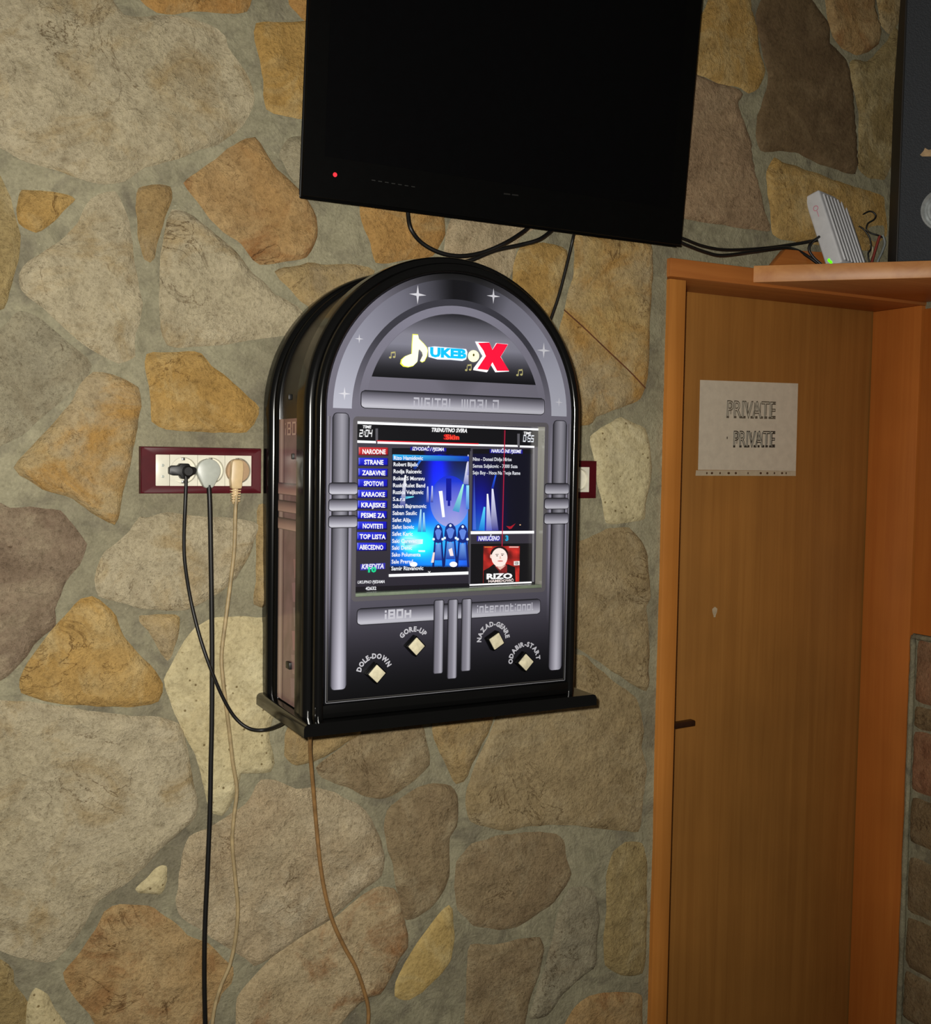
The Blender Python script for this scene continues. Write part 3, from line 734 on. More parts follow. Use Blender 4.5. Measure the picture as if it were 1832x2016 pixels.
# silver bars (printed tubes): colour runs across the bar
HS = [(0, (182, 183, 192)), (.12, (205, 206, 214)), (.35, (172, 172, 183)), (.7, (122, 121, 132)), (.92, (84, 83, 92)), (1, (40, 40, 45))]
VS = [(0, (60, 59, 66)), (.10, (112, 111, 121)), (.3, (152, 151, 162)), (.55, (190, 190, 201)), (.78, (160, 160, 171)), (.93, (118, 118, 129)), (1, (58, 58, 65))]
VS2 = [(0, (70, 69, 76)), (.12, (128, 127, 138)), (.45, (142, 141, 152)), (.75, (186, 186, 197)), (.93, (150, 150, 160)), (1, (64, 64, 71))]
def bar(x0, x1, z0, z1, lay, stops, rad=.004, horiz=True, dim=None, name='silver_bar', parent=None, conv=None, mat=None):
    P = Print(); nn = 12
    w = (z1 - z0) if horiz else (x1 - x0); rad = min(rad, w / 2)
    # thin black shadow line printed round the bar
    rows = []
    for i in range(nn + 1):
        t = i / nn; d = min(t, 1 - t) * w
        ins = rad - math.sqrt(max(0, rad * rad - (rad - d) ** 2)) if d < rad else 0
        rows.append((t, ins))
    def pt(a, b, l): return conv(a, b, l) if conv else (a, Lr(l), b)
    M_ = 16 if dim else 1
    idx = {}
    for i, (t, ins) in enumerate(rows):
        for j in range(M_ + 1):
            s = j / M_
            if horiz: p = (x0 + ins + (x1 - x0 - 2 * ins) * s, z0 + (z1 - z0) * t)
            else: p = (x0 + (x1 - x0) * t, z0 + ins + (z1 - z0 - 2 * ins) * s)
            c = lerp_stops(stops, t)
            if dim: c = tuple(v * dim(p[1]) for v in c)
            idx[i, j] = len(P.v); P.v.append(Vector(pt(p[0], p[1], lay))); P.c.append(lin(c))
    for i in range(nn):
        for j in range(M_): P.f.append((idx[i, j], idx[i, j + 1], idx[i + 1, j + 1], idx[i + 1, j]))
    return P.build(name, mat or PRINT, parent or panel)
def shadow(x0, x1, z0, z1, lay, w=.0011, name='bar_outline'):
    P = Print(); P.poly([(x0 - w, Lr(lay), z0 - w), (x1 + w, Lr(lay), z0 - w), (x1 + w, Lr(lay), z1 + w), (x0 - w, Lr(lay), z1 + w)], (34, 34, 38)); return P
def obar(x0, x1, z0, z1, lay, stops, rad, horiz=True, dim=None):
    b = bar(x0 - .001, x1 + .001, z0 - .001, z1 + .001, lay, [(0, (34, 34, 38)), (1, (34, 34, 38))], rad + .001, horiz, None, 'bar_outline')
    bar(x0, x1, z0, z1, lay + 1, stops, rad, horiz, dim)
a, b = at(711, 769, YP), at(1070, 816, YP)
obar(a.x, b.x, b.z, a.z, 2, HS, .005)
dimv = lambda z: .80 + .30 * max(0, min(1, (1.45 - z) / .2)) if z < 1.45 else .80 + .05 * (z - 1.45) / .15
for s in (-1, 1):
    x0, x1 = (.5252, .5480) if s < 0 else (2 * CX - .5480, 2 * CX - .5252)
    # pale printed strips either side of the tube
    for q0, q1 in ((x0 - .0052, x0 - .0012), (x1 + .0012, x1 + .0050)):
        P = Print(); P.grid(lambda u, v: ((q0 + (q1 - q0) * u, Lr(1), 1.30 + .30 * v), tuple(pcol(1.30 + .3 * v)[i] * (1 + .45 * math.sin(math.pi * v)) for i in range(3))), 1, 12); P.build('pale_strip', PRINT, panel)
    obar(x0, x1, 1.2288, 1.6040, 2, VS, .006, False, dimv)
for yy0, yy1 in ((951, 973), (983, 1005.5), (1015.5, 1038)):
    zt, zb = at(675, yy0, YP).z, at(675, yy1, YP).z
    obar(at(647, 990, YP).x, at(702, 990, YP).x, zb, zt, 4, HS, .0035)
    obar(at(1071, 990, YP).x, at(1117.5, 990, YP).x, zb, zt, 4, HS, .0035)
a, b = at(703, 1199, YP), at(704, 1230, YP)
obar(a.x, at(1062, 1195, YP).x, b.z, a.z, 2, HS, .005)
for x0, x1, y0, y1 in ((853, 871, 1182, 1325), (880.5, 898.5, 1180.5, 1335), (907.5, 925.5, 1179.5, 1320)):
    xm = (x0 + x1) / 2
    obar(at(x0, 1250, YP).x, at(x1, 1250, YP).x, at(xm, y1, YP).z, at(xm, y0, YP).z, 4, VS2, .0022, False)
# stars
for x, y, r, c in ((822, 580, 19, 226), (971, 583, 16, 222), (707, 667, 9, 214), (678, 775, 13, 222), (1070, 690, 17, 214), (1100, 792, 10, 206)):
    o = at(x, y, Lr(2)); R = r * .00069; P = Print(); pts = []
    for k in range(8):
        rr = R if k % 2 == 0 else R * .20
        pts.append(o + Vector((rr * math.cos(k * math.pi / 4), 0, rr * math.sin(k * math.pi / 4))))
    for k in range(8): P.poly([o, pts[k], pts[(k + 1) % 8]], (c, c + 1, min(255, c + 6)))
    P.build('star', PRINT, panel)
# lettering
def lettering(fn, name='lettering'):
    P = Print(); fn(P); return P.build(name, PRINT, panel)
SIL = (196, 197, 206)
lettering(lambda P: (stext(P, 'DIGITAL', (814, 801), (893, 804), 17, Lr(5), SIL, .22), stext(P, 'WORLD', (908, 805), (981, 806), 17, Lr(5), SIL, .22)))
lettering(lambda P: stext(P, 'iBOx', (757, 1217.5), (809, 1214), 14.5, Lr(5), (208, 209, 216), .3, .28))
lettering(lambda P: stext(P, 'international', (939, 1205.5), (1049, 1200), 13, Lr(5), (204, 205, 213), .22, .32))
def arc_text(st, c, r, a0, a1, h, col=(204, 204, 208)):
    P = Print(); raws = [text_raw(ch, .05) for ch in st]
    ws = [max(x for x, y in v) - min(x for x, y in v) for v, f in raws]; gap = .09
    tot = sum(ws) + gap * (len(st) - 1); s = 0
    for (v, f), w in zip(raws, ws):
        mid = (s + w / 2) / tot; s += w + gap
        a = math.radians(a0 + (a1 - a0) * mid); e = Vector((math.sin(a), 0, -math.cos(a))); u = Vector((math.cos(a), 0, math.sin(a)))
        x0 = min(x for x, y in v); sc = h / CAPH
        wfit = abs(math.radians(a1 - a0)) * r / tot
        P.raw([c + u * (r - h / 2 + y * sc) + e * ((x - x0 - w / 2) * wfit) for x, y in v], f, col)
    P.build('button_lettering', PRINT, panel)
for st, cx_, cy_, a0, a1 in (('DOLE-DOWN', 737, 1325, 171, 20), ('GORE-UP', 813.5, 1271.5, 146, 38), ('NAZAD-GENRE', 971, 1260, 184, 4), ('ODABIR-START', 1032, 1299.5, 190, -2)):
    arc_text(st, at(cx_, cy_, Lr(3)), .0238, a0, a1, .0066)
# push buttons
for x, y, rot in ((741.9, 1326.5, 46), (819.7, 1272.6, 44), (977.3, 1262.5, 30), (1035.1, 1304, 46)):
    c = at(x, y, YP - .0120); a = math.radians(rot)
    e1 = Vector((math.cos(a), 0, math.sin(a))); e2 = Vector((-math.sin(a), 0, math.cos(a)))
    s = .0180; q = .0214
    hw = hexa('push_button', Vector((c.x, YP + .001, c.z)) - e1 * q / 2 - e2 * q / 2, e1 * q, e2 * q, Vector((0, -.0118, 0)), BLACK_TV, juke, .0008)
    hexa('button_cap', Vector((c.x, YP - .0100, c.z)) - e1 * s / 2 - e2 * s / 2, e1 * s, e2 * s, Vector((0, -.0032, 0)), CREAM_BTN, hw, .0009)
# thin metal edging of the panel
P = Print(); t = .0008
def trim(x0, x1, z0, z1, d): P.poly([(x0, Lr(2), z0), (x1, Lr(2), z0), (x1, Lr(2), z1), (x0, Lr(2), z1)], d)
for dd, cc in ((.0016, (150, 150, 150)), (.0038, (84, 82, 76))):
    trim(CX - PR + dd, CX + PR - dd, PZ0 + dd, PZ0 + dd + t, cc)
    trim(CX - PR + dd, CX - PR + dd + t, PZ0 + dd, 1.60, cc); trim(CX + PR - dd - t, CX + PR - dd, PZ0 + dd, 1.60, cc)
P.build('panel_edging', PRINT, panel)

# printed bezel round the screen opening
P = Print(); W_ = .0062; out_, in_ = [], []
for cxo, czo, a0_ in ((OX1, OZ1, 0), (OX0, OZ1, 90), (OX0, OZ0, 180), (OX1, OZ0, 270)):
    for k in range(7):
        t_ = math.radians(a0_ + 15 * k); out_.append((cxo + W_ * math.cos(t_), Lr(1), czo + W_ * math.sin(t_))); in_.append((cxo, Lr(1), czo))
for k in range(28):
    k2 = (k + 1) % 28
    f_ = [out_[k], out_[k2], in_[k2], in_[k]] if in_[k] != in_[k2] else [out_[k], out_[k2], in_[k]]
    P.poly(f_, (98, 95, 98))
P.build('screen_bezel', PRINT, panel)

# ---- logo, lit from behind
def lz(x, y): return at(760 + x / 6.543, 640 + y / 6.543, Lr(4))
logo = None
def lit(name, polys, mat=LOGO, parent=None, lay=0):
    P = Print()
    for pts, col in polys:
        q = [lz(x, y) + Vector((0, -.0003 * lay, 0)) for x, y in pts]
        tri = geometry.tessellate_polygon([q]); P.raw(q, [tuple(t_) for t_ in tri], col)
    return P.build(name, mat, parent)
NOTE = [(345, 125), (410, 130), (420, 180), (480, 240), (520, 290), (530, 330), (520, 400), (490, 460), (460, 475), (435, 460), (450, 430), (470, 390), (460, 350), (425, 310), (415, 330), (405, 440), (400, 470), (350, 520), (290, 535), (230, 525), (195, 490), (205, 440), (250, 400), (310, 375), (330, 370), (335, 250)]
cxn, cyn = 370, 330
HALO = [(cxn + (x - cxn) * 1.07 - 4, cyn + (y - cyn) * 1.05) for x, y in NOTE]
logo = lit('logo', [(HALO, (232, 232, 60))], LOGO, juke)
logo['label'] = 'backlit yellow, blue and red logo'
lit('logo_note', [(NOTE, (255, 255, 214))], LOGO, logo, 1)
lit('logo_backing', [([(540, 285), (620, 275), (1030, 310), (1045, 350), (1030, 440), (980, 462), (830, 447), (660, 442), (545, 410)], (226, 240, 255)),
                     ([(1145, 212), (1325, 222), (1368, 318), (1415, 232), (1570, 247), (1475, 408), (1582, 597), (1405, 608), (1342, 505), (1360, 480), (1310, 590), (1295, 608), (1120, 580), (1125, 555), (1240, 400), (1200, 330)], (255, 246, 246))], LOGO, logo)
P = Print()
v, f = text_raw('UKEB', .06)
A, B = lz(562, 402), lz(1030, 428)
place(P, v, f, A, B, .0118, (4, 176, 232), CAPH, Vector((0, -.0005, 0)))
P.build('logo_letters', LOGO, logo)
lit('logo_letter', [([(1122 + 73 * math.cos(k * math.pi / 14), 400 + 76 * math.sin(k * math.pi / 14)) for k in range(28)], (255, 252, 200))], LOGO, logo, 2)
lit('logo_letter', [([(1122 + 12 * math.cos(k * math.pi / 6), 386 + 18 * math.sin(k * math.pi / 6)) for k in range(12)], (70, 64, 10))], LOGO, logo, 3)
lit('logo_letter', [([(1180, 230), (1325, 225), (1365, 320), (1420, 235), (1565, 250), (1470, 410), (1580, 590), (1425, 590), (1365, 480), (1310, 580), (1170, 565), (1280, 400), (1250, 330)], (226, 10, 50))], LOGO, logo, 2)
for cx_, cy_ in ((80, 385), (1058, 548), (1718, 612)):
    s = 1.0
    circ = lambda ox, oy, r: [(cx_ + ox + r * math.cos(k * math.pi / 5), cy_ + oy + r * .8 * math.sin(k * math.pi / 5)) for k in range(10)]
    lit('small_note', [(circ(-28, 32, 17), (196, 190, 128)), (circ(22, 26, 17), (196, 190, 128)),
        ([(cx_ - 20, cy_ - 38), (cx_ - 12, cy_ - 38), (cx_ - 12, cy_ + 32), (cx_ - 20, cy_ + 32)], (196, 190, 128)),
        ([(cx_ + 32, cy_ - 46), (cx_ + 40, cy_ - 46), (cx_ + 40, cy_ + 26), (cx_ + 32, cy_ + 26)], (196, 190, 128)),
        ([(cx_ - 20, cy_ - 38), (cx_ + 40, cy_ - 46), (cx_ + 40, cy_ - 26), (cx_ - 20, cy_ - 18)], (196, 190, 128))], PRINT, panel, 0)

# ---- screen, set back behind the panel opening
YS = -.181
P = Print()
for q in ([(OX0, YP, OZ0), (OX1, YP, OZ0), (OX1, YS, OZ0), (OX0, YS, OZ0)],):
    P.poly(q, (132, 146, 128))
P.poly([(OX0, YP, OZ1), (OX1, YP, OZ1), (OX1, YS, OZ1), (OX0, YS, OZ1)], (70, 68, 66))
P.poly([(OX1, YP, OZ0), (OX1, YP, OZ1), (OX1, YS, OZ1), (OX1, YS, OZ0)], (150, 150, 140))  # right wall: its mirror reflection is painted in as a paler tone
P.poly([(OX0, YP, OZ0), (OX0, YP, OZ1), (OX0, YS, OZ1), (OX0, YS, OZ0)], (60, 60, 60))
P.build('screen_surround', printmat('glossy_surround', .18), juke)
box('glass_edge', OX0, OX1, YP + .0006, YS - .0006, OZ0, OZ0 + .0046, GLASS_EDGE, juke, .0008)
def sc(x, y): return 680 + x / 4.468, 810 + y / 4.468
def sp(x, y, lay=0):
    a, b = sc(x, y); return at(a, b, YS - .00025 * lay)
P = Print()
P.poly([(OX0 - .004, YS, OZ0 - .004), (OX1 + .004, YS, OZ0 - .004), (OX1 + .004, YS, OZ1 + .004), (OX0 - .004, YS, OZ1 + .004)], [(40, 36, 46), (40, 36, 46), (70, 66, 76), (70, 66, 76)])
screen = P.build('screen', LIT, juke); screen['label'] = 'lit song selection screen'
def sq(name, items, lay, mat=LIT):
    P = Print()
    for pts, col in items: P.poly([sp(x, y, lay) for x, y in pts], col)
    return P.build(name, mat, screen)
BK = (8, 8, 12); WH = (255, 255, 255)
sq('now_playing_bar', [([(60, 96), (1720, 152), (1690, 312), (60, 262)], BK)], 1)
sq('white_rule', [([(60, 86), (1700, 150), (1700, 168), (60, 108)], WH)], 2)
sq('white_rule', [([(60, 252), (268, 260), (268, 281), (60, 275)], WH)], 2)
sq('white_rule', [([(280, 262), (1515, 296), (1515, 313), (280, 283)], WH)], 2)
sq('white_rule', [([(1532, 299), (1660, 303), (1660, 320), (1532, 316)], WH)], 2)
sq('progress_line', [([(275, 254), (1170, 281), (1170, 289), (275, 263)], (235, 20, 40))], 3)
sq('divider', [([(263, 150), (285, 150), (285, 264), (263, 264)], (92, 90, 96))], 2)
sq('divider', [([(1510, 196), (1532, 196), (1530, 302), (1510, 302)], (92, 90, 96))], 2)
sq('bottom_band', [([(60, 1545), (1700, 1490), (1700, 1560), (60, 1640)], (20, 16, 22))], 1)
# category buttons
cats = ['NARODNE', 'STRANE', 'ZABAVNE', 'SPOTOVI', 'KARAOKE', 'KRAJISKE', 'PESME ZA', 'NOVITETI', 'TOP LISTA', 'ABECEDNO']
cys = [350, 443, 537, 631, 726, 820, 911, 1005, 1098, 1191]
for i, (st, cy_) in enumerate(zip(cats, cys)):
    xl = 116 - i * 1.6; xr = 377 - i * 1.6; h = 36; sk = (4 - i * .5) / 1
    C0, C1, C2 = ((214, 60, 62), (190, 30, 36), (110, 14, 24)) if i == 0 else ((52, 62, 236), (12, 14, 186), (6, 6, 92))
    b = sq('menu_button', [([(xl, cy_ - h), (xr - 8, cy_ - h + sk), (xr - 8, cy_ + h - 14 + sk), (xl, cy_ + h - 14)], [C0, C1, C1, C1]),
                           ([(xl, cy_ + h - 14), (xr - 8, cy_ + h - 14 + sk), (xr, cy_ + h + sk), (xl - 4, cy_ + h)], [C1, C2, (10, 8, 30), C2]),
                           ([(xr - 8, cy_ - h + sk), (xr, cy_ - h + sk + 4), (xr, cy_ + h + sk), (xr - 8, cy_ + h - 14 + sk)], [C2, C2, (10, 8, 30), C2]),
                           ([(xl, cy_ - h), (xl + 14, cy_ - h + 3), (xl + 14, cy_ + h - 16), (xl, cy_ + h - 12)], [(150, 160, 255) if i else (255, 150, 140), C0, C0, C0])], 2)
    P = Print(); wl = len(st) * 13.0 + (6 if i != 6 else 0)
    xm = (xl + xr) / 2 + (4 if i != 9 else -6)
    half = {7: 102, 8: 105, 9: 114}.get(len(st), 100) * (.84 if st in ('STRANE', 'SPOTOVI', 'NOVITETI') else 1)
    text(P, st, sc(xm - half, cy_ + 22), sc(xm + half, cy_ + 25), 8.8, YS - .00025 * 4, WH, .030)
    P.build('menu_lettering', LIT, screen)
# stage picture (left) and queue picture (right)
def g(x, y, cx_, cy_, sx, sy): return math.exp(-((x - cx_) / sx) ** 2 - ((y - cy_) / sy) ** 2)
def stage(x, y):
    c = [10, 10, 30]
    def add(w, k):
        for i in range(3): c[i] += w * k[i]
    t = max(0, min(1, (y - 380) / 1000))
    add(t * .9, (0, 50, 130))
    add(g(x, y, 810, 480, 95, 330), (0, 10, 210)); add(g(x, y, 930, 1000, 200, 420), (40, 70, 170))
    add(g(x, y, 620, 1140, 130, 110), (30, 220, 230)); add(g(x, y, 700, 1180, 260, 260), (0, 110, 180))
    add(g(x, y, 560, 1150, 80, 55), (200, 120, 60)); add(g(x, y, 1060, 900, 100, 300), (30, 60, 90))
    if y > 1370: c = [14, 14, 26]
    return tuple(max(0, min(255, v_)) for v_ in c)
def pict(name, x0, x1, y0, y1, dxl, dxr, fn, lay, nu=26, nv=44):
    P = Print()
    def q(u, v):
        y = y0 + (y1 - y0) * v; xa = x0 + dxl * v; xb = x1 + dxr * v; x = xa + (xb - xa) * u
        return sp(x, y, lay), fn(x, y)
    P.grid(q, nu, nv); return P.build(name, LIT, screen)
pict('list_header', 408, 1100, 322, 385, -2, -2, lambda x, y: (10, 10, 20) if not 700 < x < 880 else (8, 8, 90), 1, 20, 2)
pict('stage_picture', 410, 1086, 380, 1418, -18, -18, stage, 1)
def beam(p0, p1, w0, w1, ca, cb):
    d = Vector((p1[0] - p0[0], p1[1] - p0[1])).normalized(); nn = (-d.y, d.x)
    return ([(p0[0] - nn[0] * w0, p0[1] - nn[1] * w0), (p0[0] + nn[0] * w0, p0[1] + nn[1] * w0), (p1[0] + nn[0] * w1, p1[1] + nn[1] * w1), (p1[0] - nn[0] * w1, p1[1] - nn[1] * w1)], [ca, ca, cb, cb])
def ell(cx_, cy_, a, b, n=28): return [(cx_ + a * math.cos(2 * math.pi * k / n), cy_ + b * math.sin(2 * math.pi * k / n)) for k in range(n)]
ball = ell(915, 790, 172, 225, 36)
sq('stage_ball', [(ball, [(20 + 150 * max(0, min(1, (y - 560) / 450)) ** 1.5, 40 + 130 * max(0, min(1, (y - 560) / 450)), 210 + 20 * max(0, min(1, (y - 560) / 450))) for x, y in ball])], 2)
sq('stage_beams', [beam((527, 560), (500, 830), 7, 24, WH, (70, 80, 160)), beam((722, 660), (722, 800), 5, 12, (210, 220, 255), (60, 70, 170)), beam((762, 655), (758, 800), 5, 12, (210, 220, 255), (60, 70, 170)),
    beam((835, 700), (862, 930), 16, 12, WH, WH), beam((1035, 640), (970, 880), 6, 30, (170, 255, 220), (70, 150, 210)), beam((1074, 450), (1058, 640), 7, 24, WH, (120, 130, 200)), beam((1074, 650), (1072, 860), 12, 14, (150, 230, 255), (70, 120, 220)),
    beam((600, 750), (480, 765), 3, 18, (120, 250, 255), (10, 60, 160)), beam((660, 430), (600, 510), 8, 14, (20, 110, 240), (10, 20, 90)),
    beam((662, 860), (650, 1060), 5, 18, (190, 240, 255), (30, 150, 220)), beam((688, 890), (690, 1060), 5, 16, (190, 240, 255), (30, 150, 220)), beam((1078, 380), (1074, 560), 4, 10, (230, 230, 255), (90, 100, 190))], 3)
sq('stage_tower', [([(884, 590), (930, 590), (930, 785), (884, 785)], (6, 20, 150)), ([(898, 780), (920, 780), (920, 832), (898, 832)], (6, 20, 150))], 4)
FIGS = ((922, 1000, 1.0), (815, 1010, .8), (1030, 1010, .88))
for fx, fy, s in FIGS:
    sq('stage_figure', [([(fx - 52 * s, fy + 70), (fx - 44 * s, fy + 20), (fx - 22 * s, fy - 10), (fx, fy - 20), (fx + 22 * s, fy - 10), (fx + 44 * s, fy + 20), (fx + 52 * s, fy + 70), (fx + 58 * s, fy + 126), (fx + 40 * s, fy + 140), (fx, fy + 150), (fx - 40 * s, fy + 140), (fx - 58 * s, fy + 126)], (14, 40, 128))], 4)
    for lx in (-1, 1): sq('stage_figure_leg', [beam((fx + lx * 36 * s, fy + 130), (fx + lx * 56 * s, fy + 360), 7, 9, (14, 40, 128), (10, 26, 96))], 4)
    sq('stage_figure_face', [([(fx - 36 * s, fy + 44), (fx - 16 * s, fy + 26), (fx + 16 * s, fy + 26), (fx + 36 * s, fy + 44), (fx + 16 * s, fy + 110), (fx, fy + 120), (fx - 16 * s, fy + 110)], (96, 134, 226))], 5)
    for lx, ly in ((0, 4), (-50 * s, 114), (48 * s, 114)): sq('stage_lamp', [(ell(fx + lx, fy + ly, 11, 12, 10), (236, 250, 255))], 6)
    sq('stage_figure_body', [([(fx - 30 * s, fy + 165), (fx, fy + 146), (fx + 30 * s, fy + 165), (fx + 40 * s, fy + 300), (fx - 40 * s, fy + 300)], [(80, 130, 220), (120, 170, 240), (70, 120, 220), (20, 60, 170), (20, 60, 170)])], 5)
sq('stage_spot', [([(905, 1215), (935, 1200), (950, 1270), (920, 1272)], (255, 236, 236))], 6); sq('stage_spot', [([(770, 1240), (785, 1240), (775, 1330), (752, 1330)], (255, 226, 220))], 6)
for pts, col in (([(520, 1120), (680, 1125), (678, 1165), (520, 1180)], [(120, 230, 250), (230, 255, 255), (230, 255, 255), (60, 190, 220)]), ([(640, 1220), (700, 1222), (698, 1236), (640, 1236)], (220, 255, 255)),
    (ell(948, 1345, 34, 24, 14), WH), (ell(598, 1345, 34, 22, 14), WH)): sq('stage_glow', [(pts, col)], 5)
cr = []
for k in range(34):
    x = 400 + k * 20; cr.append((ell(x, 1385 - 8 * random.random(), 13, 14, 8), (12, 12, 24)))
sq('crowd', cr, 6)
sq('selected_row', [([(415, 378), (1085, 395), (1085, 440), (415, 430)], [(60, 190, 250), (10, 60, 210), (6, 40, 160), (20, 130, 220)])], 6)
sq('white_rule', [([(380, 1432), (1080, 1408), (1080, 1434), (380, 1456)], WH)], 6)
names = [('Rizo Hamidovic', 424, 680, 425, 2), ('Robert Bijelic', 422, 636, 481, 2), ('Rodja Raicevic', 422, 668, 543, 2), ('Roker S Moravu', 420, 694, 605, 1), ('Ruski Rulet Band', 418, 700, 666, 2), ('Ruzica Veljkovic', 417, 684, 726, 1), ('S.a.r.s', 416, 522, 787, 0), ('Saban Bajramovic', 415, 710, 848, 1), ('Saban Saulic', 413, 628, 910, 0), ('Safet Alija', 412, 575, 971, 0), ('Safet Isovic', 411, 602, 1032, 0), ('Safet Karic', 410, 590, 1093, 0), ('Saki Carevac', 409, 625, 1156, -1), ('Saki Denic', 408, 585, 1216, -1), ('Sako Polumenta', 406, 660, 1276, -1), ('Sale Prerad', 404, 592, 1338, -2), ('Samir Rizvanovic', 402, 684, 1398, -4)]
P = Print()
for st, xa, xb, y, sk in names: text(P, st, sc(xa, y), sc(xb, y + sk), 7.4, YS - .00025 * 8, (244, 246, 252), .022)
P.build('song_list', LIT, screen)
sq('header_plate', [([(570, 312), (885, 322), (885, 352), (570, 342)], (24, 20, 150))], 6)
sq('header_plate', [([(1268, 332), (1556, 338), (1556, 372), (1268, 366)], (24, 20, 150))], 6)
# right column
pict('queue_picture', 1118, 1640, 372, 1050, -6, -2, lambda x, y: tuple(max(0, min(255, v_)) for v_ in (8 + 30 * g(x, y, 1200, 1050, 60, 200), 8 + 90 * g(x, y, 1170, 1060, 70, 220), 26 + 170 * g(x, y, 1180, 1000, 150, 420) * (1 if x < 1420 else .6))), 1, 26, 26)
pict('queue_header', 1118, 1645, 330, 372, 0, 0, lambda x, y: (9, 9, 14), 1, 2, 1)
sq('queue_beams', [beam((1248, 725), (1262, 1048), 6, 26, WH, (90, 100, 200)), beam((1292, 680), (1310, 1048), 7, 34, (235, 235, 255), (60, 60, 150)), beam((1222, 840), (1196, 1048), 7, 26, (90, 220, 255), (10, 120, 220)), beam((1320, 560), (1290, 680), 6, 10, (30, 90, 240), (16, 40, 160)), beam((1130, 560), (1134, 1040), 3, 14, (40, 44, 140), (70, 110, 220)),
    ([(1412, 1008), (1450, 1012), (1495, 985), (1460, 1030), (1440, 1036)], (170, 24, 40)), (ell(1535, 998, 7, 5, 8), (240, 190, 140))], 3)
sq('white_rule', [([(1100, 1054), (1658, 1050), (1658, 1074), (1100, 1080)], WH)], 4)
sq('column_edge', [([(1094, 350), (1110, 350), (1098, 1520), (1082, 1520)], (76, 74, 82))], 2)
sq('column_edge', [([(1646, 320), (1662, 320), (1656, 1500), (1640, 1500)], (110, 108, 112))], 2)
P = Print()
for st, xa, xb, y, sk in (('Nino - Donesi Divlje Mirise', 1120, 1460, 434, 3), ('Semsa Suljakovic - 7000 Suza', 1119, 1512, 494, 4), ('Sejo Boy - Hoce Na Tvoje Rame', 1118, 1536, 553, 4)):
    text(P, st, sc(xa, y), sc(xb, y + sk), 6.8, YS - .00025 * 5, (226, 228, 236), .018)
P.build('queue_list', LIT, screen)
def label(st, x0, x1, y, sk, h, col, lay=8, bold=.02, shear=0.0, name='screen_lettering'):
    P = Print(); text(P, st, sc(x0, y), sc(x1, y + sk), h, YS - .00025 * lay, col, bold, shear); return P.build(name, LIT, screen)
label('TIME', 152, 228, 147, 2, 5.4, WH, bold=.03, shear=.2); label('TIME', 1566, 1632, 202, 2, 5.2, WH, bold=.03, shear=.2)
label('TRENUTNO SVIRA', 757, 1068, 178, 8, 7.4, WH, bold=.035, shear=.25)
label('Skin', 862, 988, 245, 2, 9.5, (226, 30, 30), bold=.03); label('Skin', 880, 1000, 246, 2, 9.5, (255, 74, 52), lay=9, bold=.025)
label('IZVODAČ / PJESMA', 586, 866, 342, 6, 6.6, (240, 242, 255), bold=.03, shear=.25); label('NARUČENE PJESME', 1280, 1546, 360, 6, 6.4, (240, 242, 255), bold=.03, shear=.25)
P = Print(); stext(P, '2:04', sc(120, 218), sc(236, 219), 12, YS - .002, WH, .2, .3, .2); P.build('clock_digits', LIT, screen)
P = Print(); stext(P, '0:55', sc(1560, 262), sc(1656, 266), 11.5, YS - .002, (236, 240, 246), .2, .3, .2); P.build('clock_digits', LIT, screen)
sq('header_plate', [([(130, 1345), (350, 1332), (348, 1385), (130, 1398)], (52, 48, 168))], 4)
label('KREDITA', 140, 336, 1385, -4, 9, (236, 236, 255), bold=.035, shear=.22); label('10', 198, 270, 1414, -2, 9.5, (20, 220, 150), lay=10, bold=.05)
label('UKUPNO PJESAMA', 106, 344, 1515, -6, 5.6, (230, 230, 234), bold=.025, shear=.3); label('42632', 176, 270, 1572, -3, 6.2, (240, 240, 244), bold=.03)
sq('header_plate', [([(1155, 1096), (1360, 1094), (1360, 1140), (1155, 1142)], (44, 36, 160))], 4)
label('NARUČENO', 1166, 1354, 1136, -3, 8.2, (236, 236, 255), bold=.035, shear=.2); label('3', 1405, 1432, 1136, 0, 9.5, (30, 170, 220), bold=.05)
label('V', 724, 748, 1420, 0, 3.2, WH, lay=9)
# album cover on the screen
sq('cover_panel', [([(1094, 1166), (1640, 1160), (1636, 1500), (1088, 1522)], (12, 11, 14))], 1)
sq('white_rule', [([(1090, 1520), (1636, 1496), (1636, 1510), (1090, 1534)], WH)], 3)
cov = Print()
def cq(u, v):
    x = 1213 + 319 * u - 5 * v; y = 1185 + (325 - 14 * u) * v
    k = .75 + .5 * noise.noise((u * 5, v * 5, 2)); return sp(x, y, 2), (min(255, 214 * k), 48 * k, 40 * k)
cov.grid(cq, 12, 12); cov.build('album_cover', LIT, screen)
sq('cover_portrait', [([(1213, 1400), (1260, 1375), (1300, 1345), (1430, 1345), (1490, 1370), (1495, 1500), (1212, 1510)], (18, 14, 16)),
    ([(1296, 1345), (1345, 1400), (1350, 1430), (1420, 1420), (1420, 1350)], (164, 48, 46)), ([(1310, 1310), (1405, 1310), (1405, 1360), (1360, 1395), (1318, 1360)], (250, 206, 190))], 3)
sq('cover_portrait', [(ell(1352, 1250, 77, 64, 24), (34, 22, 22))], 4)
sq('cover_portrait', [(ell(1353, 1284, 70, 82, 26), (255, 236, 228)), (ell(1280, 1275, 10, 18, 10), (250, 214, 204))], 5)
